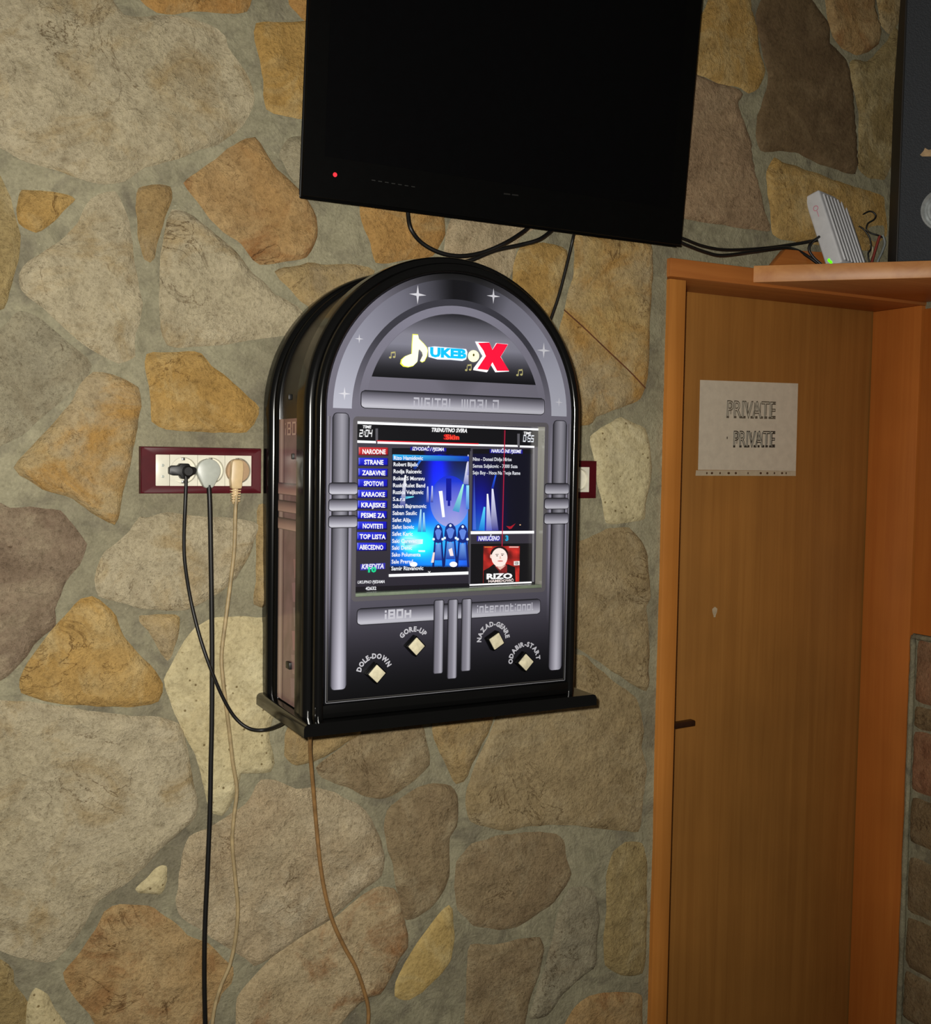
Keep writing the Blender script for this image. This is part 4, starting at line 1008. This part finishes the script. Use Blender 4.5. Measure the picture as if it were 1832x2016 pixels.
sq('cover_portrait', [(ell(1332, 1270, 9, 4, 8), (80, 50, 46)), (ell(1378, 1266, 9, 4, 8), (80, 50, 46)), (ell(1360, 1316, 26, 6, 10), (206, 120, 112)), ([(1318, 1256), (1346, 1254), (1346, 1259), (1318, 1261)], (70, 46, 42)), ([(1366, 1251), (1394, 1252), (1394, 1257), (1366, 1256)], (70, 46, 42)), ([(1356, 1272), (1364, 1272), (1370, 1296), (1350, 1296)], (236, 196, 184))], 6)
sq('cover_tag', [([(1480, 1318), (1530, 1316), (1530, 1352), (1480, 1354)], (246, 244, 240))], 7)
label('CD', 1488, 1520, 1345, 0, 4.6, (30, 20, 20), lay=9, bold=.04)
label('RIZO', 1240, 1466, 1474, -6, 9.8, WH, lay=9, bold=.045); label('HAMIDOVIĆ', 1256, 1478, 1504, -8, 4.6, (250, 232, 226), lay=9, bold=.03)
sq('cover_mark', [([(1438, 1188), (1522, 1188), (1522, 1198), (1438, 1198)], (240, 190, 180))], 7); sq('cover_mark', [([(1222, 1190), (1290, 1190), (1290, 1196), (1222, 1196)], (240, 150, 70))], 7)
sq('scan_line', [([(1397, 165), (1405, 165), (1380, 1185), (1372, 1185)], (176, 24, 60))], 9)

# ---- side panels: tinted plastic with a printed pattern
XL = CX - .2125
for s in (-1, 1):
    X = CX + s * .2125; P = Print()
    def q(u, v):
        y = -.0535 - .0955 * u; z = 1.1925 + (1.598 - 1.1925) * v; k = 1 + .16 * noise.noise((u * 3, v * 9, 4 + s)) + .1 * noise.noise((u * 9, v * 26, 1))
        return (X, y, z), (136 * k, 104 * k, 104 * k)
    P.grid(q, 10, 40)
    i0 = len(P.v)
    sp_ = P.build('side_panel', PRINT_SIDE, juke); sp_['label'] = 'pink tinted plastic side panel with printed bars'
    def cv(a_, b_, l_): return (X + s * .00035 * l_, a_, b_)
    ya, yb = -.0535, -.149
    bar(-.078, -.0545, 1.1935, 1.598, 1, [(0, (96, 72, 72)), (.15, (150, 118, 114)), (.5, (196, 168, 162)), (.85, (160, 130, 126)), (1, (90, 66, 66))], .001, False, None, 'side_bar', sp_, cv, PRINT_SIDE)
    for zz in (1.4985, 1.4735, 1.4485):
        bar(yb, ya, zz - .0085, zz + .0085, 2, [(0, (60, 40, 40)), (.06, (196, 158, 146)), (.4, (176, 138, 128)), (.85, (120, 90, 88)), (1, (50, 34, 36))], .001, True, None, 'side_bar', sp_, cv, PRINT_SIDE)
    rp = random.Random(5)
    for k in range(6):
        y0 = -.10 - rp.random() * .03; z0 = 1.205 + k * .034; P = Print()
        P.poly([cv(y0, z0, 1), cv(y0 - .02, z0 + .002, 1), cv(y0 - .018, z0 + .03, 1), cv(y0 + .006, z0 + .026, 1)], (150 + 8 * (k % 3), 118 + 6 * (k % 2), 122)); P.build('side_shape', PRINT_SIDE, sp_)
    P = Print(); v, f = stroke_text('iBOx', .16, .3)
    for (a_, b_) in ((1, 0),):
        ymin = -.148; wv = max(q_[0] for q_ in v)
        P.raw([cv(-.082 - x / wv * .07, 1.576 + y * .016, 3 + z_ * 3000) if s < 0 else cv(-.148 + x / wv * .07, 1.576 + y * .016, 3 + z_ * 3000) for x, y, z_ in v], f, (196, 162, 152))
    P.build('side_lettering', PRINT_SIDE, sp_)
    for zz in (1.545,):
        o = box('screw', X - .003, X + .003, -.122, -.116, zz - .004, zz + .004, RUBBER, sp_, .001)
    box('side_latch', X - .004, X + .004, -.118, -.102, 1.244, 1.254, RUBBER, sp_, .001)
    box('screw', X - .006, X + .0005, -.112, -.106, 1.624, 1.632, RUBBER, sp_, .001)

# ================================================================ television
YT = -.08; TT = math.radians(5.6)
tv0, tv1 = at(598, 385, YT), at(1337, 482, YT)
tup = Vector((0, -math.sin(TT), math.cos(TT))); tn = Vector((0, -math.cos(TT), -math.sin(TT))); tx = Vector((1, 0, 0))
TW, TH = tv1.x - tv0.x, .425
B0 = Vector((tv0.x, YT, (tv0.z + tv1.z) / 2))
tv = empty('television', B0 + tx * TW / 2, 'large black flat television tilted down above the jukebox', 'television')
hexa('back_shell', B0 + tx * .012 + tup * .012 - tn * .006, tx * (TW - .024), tup * (TH - .024), -tn * .034, BLACK_TV, tv, .006)
hexa('bezel', B0 - tn * .012, tx * TW, tup * TH, tn * .0125, BLACK_TV, tv, .0025)
hexa('screen', B0 + tx * .028 + tup * .058, tx * (TW - .056), tup * (TH - .09), tn * .0012, GLASS_TV, tv)
def tvp(px, py):
    r = ray(px, py); o = B0 + tn * .0008; return CAM + r * ((o - CAM).dot(tn) / r.dot(tn))
p = tvp(659, 344)
led = printmat('red_led', .3, emit=2.0)
P = Print(); P.poly([p + tx * .0032 * math.cos(k * math.pi / 6) + tup * .0032 * math.sin(k * math.pi / 6) + tn * .0006 for k in range(12)], (230, 40, 50)); P.build('standby_light', led, tv)
for k in range(7):
    p = tvp(735 + k * 13, 355 + k * 2.1)
    mk('button_mark', [p + tx * a + tup * b for a, b in ((-.003, -.0006), (.003, -.0006), (.003, .0006), (-.003, .0006))], [(0, 1, 2, 3)], plain('faint_mark', (30, 30, 28), .5), tv)
for k in range(2):  # blank bars added in place of the maker's illegible lettering
    p = tvp(998 + k * 16, 382 + k * 2)
    mk('maker_mark', [p + tx * a + tup * b for a, b in ((-.006, -.0012), (.006, -.0008), (.005, .0012), (-.006, .0008))], [(0, 1, 2, 3)], plain('maker_mark', (22, 21, 19), .5), tv)
box('wall_bracket', tv0.x + TW / 2 - .1, tv0.x + TW / 2 + .1, -.075, -.004, 2.02, 2.2, RUBBER, tv, .004)

# ---- cables below the television
def cord(name, pts, r, mat, label, cat='cable', group=None, Ys=None):
    q = [at(x, y, Y) for x, y, Y in pts]
    o = tube(name, q, r, mat); props(o, label, cat, group); return o
cord('video_cable', [(803, 405, -.028), (803, 425, -.03), (809, 452, -.035), (830, 478, -.03), (865, 497, -.03), (905, 504, -.03), (950, 497, -.03), (995, 478, -.035), (1030, 456, -.03), (1042, 445, -.028)], .0034, RUBBER, 'black cable hanging in a loop below the television')
cord('video_cable', [(900, 520, -.018), (930, 511, -.02), (975, 493, -.022), (1025, 482, -.025), (1060, 472, -.03), (1083, 456, -.026), (1090, 448, -.026)], .0034, RUBBER, 'black cable running from under the television behind the jukebox arch')
cord('thin_cable', [(1133, 440, -.04), (1126, 476, -.02), (1113, 530, -.017), (1100, 580, -.016), (1086, 622, -.016), (1075, 650, -.018), (1066, 690, -.02)], .0026, RUBBER, 'thin black cable hanging straight down beside the jukebox arch')
cord('signal_cable', [(1325, 462, -.024), (1350, 472, -.024), (1385, 485, -.02), (1430, 492, -.018), (1500, 489, -.018), (1560, 481, -.02), (1600, 474, -.025), (1625, 470, -.03)], .0030, RUBBER, 'upper black cable running from the television to the white router')
cord('signal_cable', [(1325, 470, -.034), (1350, 482, -.034), (1390, 497, -.03), (1422, 503, -.03), (1480, 496, -.03), (1540, 488, -.03), (1566, 492, -.025), (1590, 505, -.03), (1612, 520, -.04), (1628, 528, -.05)], .0032, RUBBER, 'lower black cable drooping from the television corner to the shelf')
cord('signal_cable', [(1612, 466, -.04), (1596, 478, -.045), (1592, 492, -.045), (1602, 508, -.05), (1618, 522, -.06)], .0026, RUBBER, 'short black cable curling out left of the white router')

# ================================================================ wall sockets
def outlet(x0, x1, z0, z1, label, mods):
    e = empty('outlet_frame', ((x0 + x1) / 2, -.006, z0), label, 'power outlet', 'wine red wall outlet frames')
    ix0, ix1 = x0 + .0215, x1 - .0155; iz0, iz1 = z0 + .0115, z1 - .0115
    # frame ring
    bm = bmesh.new()
    def rr(a0, a1, b0, b1, y): return [bm.verts.new((a0, y, b0)), bm.verts.new((a1, y, b0)), bm.verts.new((a1, y, b1)), bm.verts.new((a0, y, b1))]
    A_ = rr(x0, x1, z0, z1, .002); B_ = rr(x0 + .001, x1 - .001, z0 + .001, z1 - .001, -.0105); C_ = rr(ix0, ix1, iz0, iz1, -.0105); D_ = rr(ix0, ix1, iz0, iz1, -.003)
    for U, W_ in ((A_, B_), (B_, C_), (C_, D_)):
        for k in range(4): bm.faces.new((U[k], U[(k + 1) % 4], W_[(k + 1) % 4], W_[k]))
    bmesh.ops.recalc_face_normals(bm, faces=bm.faces[:])
    bmesh.ops.bevel(bm, geom=[ed for ed in bm.edges if abs(ed.verts[0].co.y + .0105) < 1e-5 and abs(ed.verts[1].co.y + .0105) < 1e-5], offset=.0012, segments=2, affect='EDGES')
    from_bm('frame', bm, WINE, e, 40)
    w = ix1 - ix0; u = w / 7
    if mods:
        box('blank_module', ix0, ix0 + u - .0004, -.010, .001, iz0, iz1, WHITE_PL, e, .0006)
        for zz in ((iz0 + iz1) / 2 - .009, (iz0 + iz1) / 2 + .007):
            lathe_y('screw_cap', ix0 + u / 2, zz, [(.0022, -.0095), (.0022, -.0104), (.0014, -.0106)], GREY_PL, e, 12)
    cs = []
    for k in range(3):
        a0 = ix0 + u * (1 + 2 * k); a1 = a0 + 2 * u - .0004; cx_ = (a0 + a1) / 2; cz_ = (iz0 + iz1) / 2; rw = .0188
        bm = bmesh.new(); n = 32
        sq_ = []
        def edge(a):
            c_, s_ = math.cos(a), math.sin(a); hw, hh = (a1 - a0) / 2, (iz1 - iz0) / 2
            t_ = min(hw / abs(c_) if abs(c_) > 1e-6 else 9, hh / abs(s_) if abs(s_) > 1e-6 else 9); return (cx_ + c_ * t_, -.010, cz_ + s_ * t_)
        angs = sorted([2 * math.pi * q / n for q in range(n)] + [math.atan2(sv * (iz1 - iz0) / 2, su * (a1 - a0) / 2) % (2 * math.pi) for su in (-1, 1) for sv in (-1, 1)])
        O_ = [bm.verts.new(edge(a)) for a in angs]; I_ = [bm.verts.new((cx_ + rw * math.cos(a), -.010, cz_ + rw * math.sin(a))) for a in angs]; J_ = [bm.verts.new((cx_ + rw * .96 * math.cos(a), -.0035, cz_ + rw * .96 * math.sin(a))) for a in angs]
        m = len(angs)
        for q in range(m):
            w_ = (q + 1) % m; bm.faces.new((O_[q], O_[w_], I_[w_], I_[q])); bm.faces.new((I_[q], I_[w_], J_[w_], J_[q]))
        bm.faces.new(J_); bmesh.ops.recalc_face_normals(bm, faces=bm.faces[:])
        so = from_bm('socket', bm, WHITE_PL, e, 40)
        for sg in (-1, 1):
            box('earth_clip', cx_ - .0022, cx_ + .0022, -.0085, -.002, cz_ + sg * .0162 - .0016, cz_ + sg * .0162 + .0016, STEEL, so, .0004)
        cs.append((cx_, cz_))
    return e, cs
o1, cs = outlet(.3105, .4864, 1.4885, 1.5560, 'wine red wall outlet frame with three plugged sockets left of the jukebox', True)
o2, _ = outlet(.9100, 1.0860, 1.4790, 1.5450, 'wine red wall outlet frame mostly hidden behind the right side of the jukebox', True)

# ---- plugs with their cords
def cord_pts(pts): return [at(x, y, Y) for x, y, Y in pts]
(c1x, c1z), (c2x, c2z), (c3x, c3z) = cs
t1 = empty('power_cord', (c1x, -.02, c1z), 'thin black power cord with flat black plug running from first socket to under jukebox', 'power cord', 'cords plugged into the left outlet')
pl = [(-.022, -.005), (-.022, .004), (-.018, .007), (-.008, .007), (-.006, .010), (.006, .010), (.0085, .006), (.015, .005), (.018, .001), (.015, -.005), (.0085, -.008), (.006, -.012), (-.004, -.012), (-.007, -.007), (-.017, -.007)]
prism('plug', [Vector((c1x + a - .0005, -.0045, c1z + b)) for a, b in pl], Vector((0, -.014, 0)), RUBBER, t1, .0012)
lathe_y('plug_grip', c1x + .0035, c1z - .001, [(.008, -.017), (.008, -.023), (.006, -.0245)], RUBBER, t1, 16)
tube('cord', cord_pts([(365, 934, -.019), (366, 950, -.020), (364, 1000, -.022), (362, 1060, -.018), (364, 1110, -.016), (375, 1180, -.014), (392, 1250, -.022), (412, 1310, -.030), (437, 1370, -.030), (462, 1412, -.030), (490, 1434, -.036), (520, 1437, -.04), (548, 1428, -.06), (566, 1416, -.08)]), .0026, RUBBER, t1)
t2 = empty('power_cord', (c2x, -.02, c2z), 'thick black power cord with grey round plug hanging straight down the wall', 'power cord', 'cords plugged into the left outlet')
rp_ = .0172; prof = [(rp_ * math.cos(a), rp_ * math.sin(a)) for a in [math.radians(-28 + k * 236 / 20) for k in range(21)]] + [(-.0075, -.0225), (-.005, -.025), (.005, -.025), (.0075, -.0225)]
prism('plug', [Vector((c2x + a - .006, -.0045, c2z + b)) for a, b in prof], Vector((0, -.0165, 0)), GREY_PL, t2, .002)
tube('cord', cord_pts([(411, 955, -.018), (413, 1000, -.02), (415, 1100, -.018), (417, 1250, -.016), (417, 1400, -.016), (415, 1500, -.016), (413, 1600, -.016), (408, 1720, -.016), (403, 1830, -.016), (402, 1930, -.016), (404, 2030, -.016), (405, 2120, -.016), (404, 2300, -.018)]), .0036, RUBBER, t2)
t3 = empty('power_cord', (c3x, -.02, c3z), 'beige power cord with tan plug and ribbed sleeve hanging down the wall', 'power cord', 'cords plugged into the left outlet')
lathe_y('plug', c3x - .001, c3z, [(.0175, -.0045), (.0175, -.012), (.0165, -.0145)], BROWN_PL, t3, 28)
prism('plug_body', [Vector((c3x + a - .0055, -.010, c3z + b)) for a, b in [(-.008, .004), (-.007, .014), (-.004, .0165), (.006, .0165), (.0095, .013), (.010, .002), (.009, -.010), (.0075, -.026), (-.0075, -.026), (-.009, -.012)]], Vector((0, -.014, 0)), BEIGE_PL, t3, .002)
sx_, sz_ = c3x - .0060, c3z - .026
for k in range(5):
    box('sleeve_rib', sx_ - .0072 + k * .0003, sx_ + .0072 - k * .0003, -.022, -.012, sz_ - .0035 - k * .0038, sz_ - .0014 - k * .0038, BEIGE_PL, t3, .0006)
tube('sleeve_core', [Vector((sx_, -.017, sz_ + .001)), Vector((sx_, -.017, sz_ - .022))], .0045, BEIGE_PL, t3, 8, False)
tube('cord', cord_pts([(465, 975, -.020), (463, 1010, -.020), (461, 1080, -.018), (453, 1150, -.016), (444, 1220, -.016), (436, 1290, -.016), (440, 1350, -.018), (450, 1430, -.016), (458, 1500, -.016), (466, 1555, -.016), (460, 1610, -.016), (457, 1660, -.016), (463, 1730, -.016), (468, 1790, -.016), (463, 1850, -.016), (452, 1900, -.016), (435, 1940, -.016), (422, 1985, -.016), (416, 2040, -.016), (416, 2120, -.016), (420, 2300, -.018)]), .0030, BEIGE_CORD, t3)
b_ = tube('cable', cord_pts([(612, 1430, -.09), (610, 1452, -.085), (611, 1490, -.05), (617, 1560, -.025), (622, 1620, -.016), (630, 1700, -.016), (640, 1760, -.016), (655, 1815, -.016), (678, 1865, -.016), (700, 1905, -.016), (716, 1950, -.016), (725, 1990, -.016), (722, 2040, -.016), (715, 2120, -.016)]), .0032, BROWN_CORD)
props(b_, 'brown cable hanging from under the jukebox down the stone wall', 'cable')

# ================================================================ paper sign on the door
sg = empty('paper_sign', at(1470, 936, YD - .002), 'white paper sign in a plastic sleeve reading PRIVATE twice on the door', 'sign')
YSg = YD - .0022
def quad(name, pts, Y, mat, parent, th=.0008):
    return prism(name, [at(x, y, Y) for x, y in pts], Vector((0, th, 0)), mat, parent)
quad('sleeve', [(1370, 926), (1566, 927), (1566, 937), (1369, 936.5)], YSg + .0004, SLEEVE, sg)
quad('sheet', [(1378, 748), (1570.5, 755), (1566, 927), (1374, 925)], YSg, PAPER, sg)
hl = plain('sleeve_hole', (74, 48, 26), .6)
for x, w in ((1391, 4), (1401, 6), (1417, 4), (1434, 7), (1448, 6), (1472, 3), (1497, 6), (1510, 6), (1524, 4), (1539, 6), (1547, 4)):
    c = at(x, 931.5, YSg - .0002); mk('punched_hole', disc(c, w * .0005, .0024, 10), [tuple(range(10))[::-1]], hl, sg)
def outline_text(st, p0, p1, hpx, mat, parent, r=.0008):
    cu = bpy.data.curves.new('lettering', 'FONT'); cu.body = st; cu.fill_mode = 'NONE'; cu.bevel_depth = .022; cu.bevel_resolution = 0; cu.resolution_u = 3; cu.space_character = .96
    ob = bpy.data.objects.new('lettering', cu); me = bpy.data.meshes.new_from_object(ob)
    A, B = at(p0[0], p0[1], YSg - .0006), at(p1[0], p1[1], YSg - .0006); h = (at(p0[0], p0[1] - hpx, YSg - .0006) - A).length
    xs = [v.co.x for v in me.vertices]; x0, x1 = min(xs), max(xs); w = (B - A).length; e = (B - A).normalized()
    V = [A + e * ((v.co.x - x0) / (x1 - x0) * w) + Vector((0, -v.co.z * .02, v.co.y / CAPH * h)) for v in me.vertices]
    Fc = [tuple(p_.vertices) for p_ in me.polygons]
    bpy.data.meshes.remove(me); bpy.data.objects.remove(ob); bpy.data.curves.remove(cu)
    return mk('lettering', V, Fc, mat, parent)
outline_text('PRIVATE', (1430, 822), (1526, 824), 33, INK, sg)
outline_text('PRIVATE', (1443, 880), (1525, 880), 31, INK_DK, sg)
def serif_text(p0, p1, hpx, mat):        # dark feet and side strokes of the shadowed lettering
    P = []; A, B = at(p0[0], p0[1], YSg - .0009), at(p1[0], p1[1], YSg - .0009); h = (at(p0[0], p0[1] - hpx, YSg - .0009) - A).length
    w = (B - A).length; e = (B - A).normalized(); V, Fc = [], []
    for x, y0, y1, t in ((.02, -.03, .10, .05), (.17, -.03, .10, .05), (.29, -.03, .10, .05), (.36, -.03, .12, .04), (.50, -.03, .12, .04), (.60, -.03, .12, .05), (.715, -.03, .12, .05), (.80, -.03, .12, .05), (.885, -.03, .1, .06), (.96, -.03, .1, .05), (.96, .86, 1.0, .04), (.08, .2, .95, .012), (.42, .2, .95, .014), (.56, .2, .95, .014), (.68, .3, .95, .014), (.80, .2, .9, .016), (.92, .2, .9, .016)):
        i = len(V)
        for a, b in ((x - t / 2, y0), (x + t / 2, y0), (x + t / 2, y1), (x - t / 2, y1)): V.append(A + e * (a * w) + Vector((0, 0, b * h)))
        Fc.append((i, i + 1, i + 2, i + 3))
    return mk('lettering_shadow', V, Fc, mat, sg)
serif_text((1430, 822), (1526, 824), 33, INK); serif_text((1443, 880), (1525, 880), 31, INK_DK)
c = at(1431, 862, YSg - .0006); mk('ink_spot', disc(c, .0016, .003, 8), [tuple(range(8))[::-1]], INK, sg)

# ================================================================ corner shelf with what stands on it
W0 = at(1480, 560, -.01); ZU, ZT_ = 1.8815, 1.9125
e1 = Vector((.726, -.687, 0)).normalized(); nf = Vector((e1.y, -e1.x, 0)); nf = -nf if nf.y > 0 else nf   # nf points into the room
xw = XJ + .004
ln = (xw - W0.x) / e1.x
pR = Vector((xw, -.011 + e1.y * ln, 0))
sh = prism('corner_shelf', [Vector((W0.x, -.012, ZU)), Vector((pR.x, pR.y, ZU)), Vector((xw, -.012, ZU))], Vector((0, 0, ZT_ - ZU)), WOOD_SHELF, None, .0012)
props(sh, 'light wooden corner shelf spanning diagonally above the brown door', 'shelf')
# slanted wooden offcut standing on the frame behind the router
q = [(1507, 528), (1536, 493), (1600, 498), (1660, 500), (1660, 530)]
oc = prism('wood_offcut', [at(x, y, -.014) for x, y in q], Vector((0, -.014, 0)), WOOD_FRAME_H, None, .001)
props(oc, 'orange wooden offcut with slanted end against the wall behind the router', 'board')

# ---- router
az = math.atan2(ray(1640, 500).x, ray(1640, 500).y)
vv_ = Vector((math.sin(az), math.cos(az), 0)); rr_ = Vector((math.cos(az), -math.sin(az), 0)); zz_ = Vector((0, 0, 1))
b25 = math.radians(25); dd = vv_ * math.cos(b25) + rr_ * math.sin(b25); ww = rr_ * math.cos(b25) - vv_ * math.sin(b25)
la = math.radians(20); wx = ww * math.cos(la) + zz_ * math.sin(la); ux = zz_ * math.cos(la) - ww * math.sin(la)
base = atz(1627, 521, 1.9145)
rdist = (base - CAM).length
base = CAM + (base - CAM) * ((rdist + .05) / rdist); base.z = 1.9135
RW, RD, RH = .0325, .118, .152
off = base + wx * 0
rt_ = empty('router', base, 'white ribbed router leaning on the corner shelf beside the loudspeaker', 'router')
hexa('case', off, wx * RW, dd * RD, ux * RH, ROUTER_PL, rt_, .004, 3)
for k in range(7):
    d_ = .012 + k * .0150
    hexa('rib', off + wx * (RW - .0005) + dd * d_ + ux * .006, wx * .0032, dd * .0055, ux * (RH - .014), ROUTER_PL, rt_, .001)
    hexa('groove', off + wx * (RW - .0005) + dd * (d_ + .006) + ux * .006, wx * .0009, dd * .0085, ux * (RH - .014), ROUTER_DK, rt_)
fo = off - dd * .0006
c = fo + wx * (RW * .50) + ux * (RH * .79)
pk = plain('pink_print', (190, 130, 145), .5)
V = []; Fc = []
for k in range(16):
    a = 2 * math.pi * k / 16
    for r_ in (.0038, .0055): V.append(c + wx * (r_ * math.cos(a)) + ux * (r_ * math.sin(a)))
for k in range(16): a = 2 * k; b2 = 2 * ((k + 1) % 16); Fc.append((a, a + 1, b2 + 1, b2))
i = len(V)
for a, b2 in ((.0, -.006), (.0014, -.006), (.0014, -.018), (.0, -.018)): V.append(c + wx * a + ux * b2)
Fc.append((i, i + 1, i + 2, i + 3)); mk('printed_mark', V, Fc, pk, rt_)
gl = printmat('green_led', .3, emit=1.6)
for k, (a, b2) in enumerate(((.30, .095), (.37, .060))):
    c = fo + wx * (RW * a) + ux * (RH * b2); P = Print(); P.poly([c + wx * (.0026 * math.cos(q_ * math.pi / 5)) + ux * (.0036 * math.sin(q_ * math.pi / 5)) for q_ in range(10)], (90, 255, 10)); P.build('status_light', gl, rt_)

# ---- loudspeaker
F0 = None
best = 9e9
for k in range(400):
    s = .1 + k * .001
    pt = Vector((W0.x, -.011, ZT_)) + e1 * s - nf * .022
    u, v = proj(pt)
    if abs(u - 1763) < best: best = abs(u - 1763); F0 = pt; S0 = s
SPW, SPD, SPH = .20, .165, .62
F0.z = ZT_ + .0005
lsp = empty('loudspeaker', F0 + e1 * SPW / 2, 'tall dark loudspeaker with silver driver standing on the corner shelf', 'loudspeaker')
# side profile: back edge slopes forward towards the top
def sidep(o): return [o, o + zz_ * SPH, o + zz_ * SPH - nf * .05, o + zz_ * .335 - nf * SPD, o - nf * SPD]
half = .30
bk = []
def cab():
    V = []
    for d_, z_ in ((0, 0), (0, SPH), (.05, SPH), (SPD, .365), (SPD, 0)):
        t_ = d_ / .33
        inset = d_ * .72
        V.append(F0 - nf * d_ + zz_ * z_ + e1 * 0)
    for d_, z_ in ((0, 0), (0, SPH), (.05, SPH), (SPD, .365), (SPD, 0)):
        V.append(F0 - nf * d_ + zz_ * z_ + e1 * (SPW - d_ * .9))
    return V
V = cab(); Fc = [(0, 1, 2, 3, 4), (9, 8, 7, 6, 5)] + [(k, (k + 1) % 5, (k + 1) % 5 + 5, k + 5) for k in range(5)]
bm = bmesh.new(); vv2 = [bm.verts.new(p_) for p_ in V]
for f_ in Fc: bm.faces.new([vv2[k] for k in f_])
bmesh.ops.recalc_face_normals(bm, faces=bm.faces[:]); bmesh.ops.bevel(bm, geom=bm.edges[:], offset=.003, segments=2, affect='EDGES')
from_bm('cabinet', bm, SLATE_SIDE, lsp, 40)
hexa('front_baffle', F0 + e1 * .0015 + zz_ * .002 + nf * .0002, e1 * (SPW - .003), nf * .004, zz_ * (SPH - .004), SLATE, lsp, .002)
def onbaf(px, py):
    o = F0 + nf * .0045; r = ray(px, py); return CAM + r * ((o - CAM).dot(nf) / r.dot(nf))
dl = onbaf(1811, 415); R = .038
dc = dl + e1 * R
V, Fc = [], []; n = 36
pr = [(R, 0), (R, .004), (R * .93, .006), (R * .86, .004), (R * .8, .001), (R * .74, .003), (R * .66, .000), (R * .58, .002), (R * .5, -.001), (R * .2, -.001)]
for r_, h_ in pr:
    for k in range(n):
        a = 2 * math.pi * k / n; V.append(dc + e1 * (r_ * math.cos(a)) + zz_ * (r_ * math.sin(a)) + nf * h_)
for i in range(len(pr) - 1):
    for k in range(n): a = i * n + k; b2 = i * n + (k + 1) % n; Fc.append((a, b2, b2 + n, a + n))
Fc.append(tuple((len(pr) - 1) * n + k for k in range(n)))
mk('driver_ring', V, Fc, ALU, lsp, 30)
c = onbaf(1822, 300); st_ = [(-.010, -.004), (-.004, .003), (-.002, .008), (.004, .004), (.012, .005), (.012, -.008), (-.006, -.007)]
mk('torn_label', [c + e1 * a + zz_ * b2 + nf * .0006 for a, b2 in st_], [tuple(range(len(st_)))], plain('torn_paper', (168, 140, 104), .8), lsp)

# ---- loose wires behind the router
def wire(pts, r, mat, label):
    q = []
    for x, y, d_ in pts:
        a = ray(x, y); q.append(CAM + a * d_)
    o = tube('loose_wire', q, r, mat); props(o, label, 'wire', 'loose wires behind the router'); return o
d0_ = (base - CAM).dot(FW) + .10
wire([(1684, 431, d0_), (1700, 421, d0_), (1713, 416, d0_), (1723, 423, d0_), (1720, 432, d0_), (1708, 440, d0_), (1705, 452, d0_), (1714, 459, d0_), (1730, 464, d0_), (1740, 470, d0_ + .02)], .0017, RUBBER, 'thin black wire looping up behind the router')
wire([(1690, 445, d0_ - .01), (1700, 452, d0_ - .01), (1711, 468, d0_ - .01), (1714, 488, d0_ - .01), (1708, 500, d0_ - .01), (1712, 520, d0_ - .01), (1714, 526, d0_ - .01)], .0016, RUBBER, 'thin black wire hanging down close behind the router')
wire([(1731, 464, d0_), (1726, 480, d0_), (1721, 497, d0_), (1716, 515, d0_), (1714, 525, d0_)], .0026, plain('red_wire', (122, 44, 34), .5), 'red wire beside the loudspeaker')
wire([(1737, 463, d0_ + .01), (1741, 478, d0_ + .01), (1736, 495, d0_ + .01), (1728, 512, d0_ + .01), (1724, 526, d0_ + .01)], .0024, plain('grey_wire', (120, 124, 122), .5), 'grey wire closest to the loudspeaker')
wire([(1712, 480, d0_ + .01), (1717, 490, d0_ + .01), (1715, 502, d0_ + .01), (1711, 512, d0_ + .01), (1713, 526, d0_ + .01)], .0020, plain('cream_wire', (168, 156, 126), .5), 'cream wire between the router and the red wire')
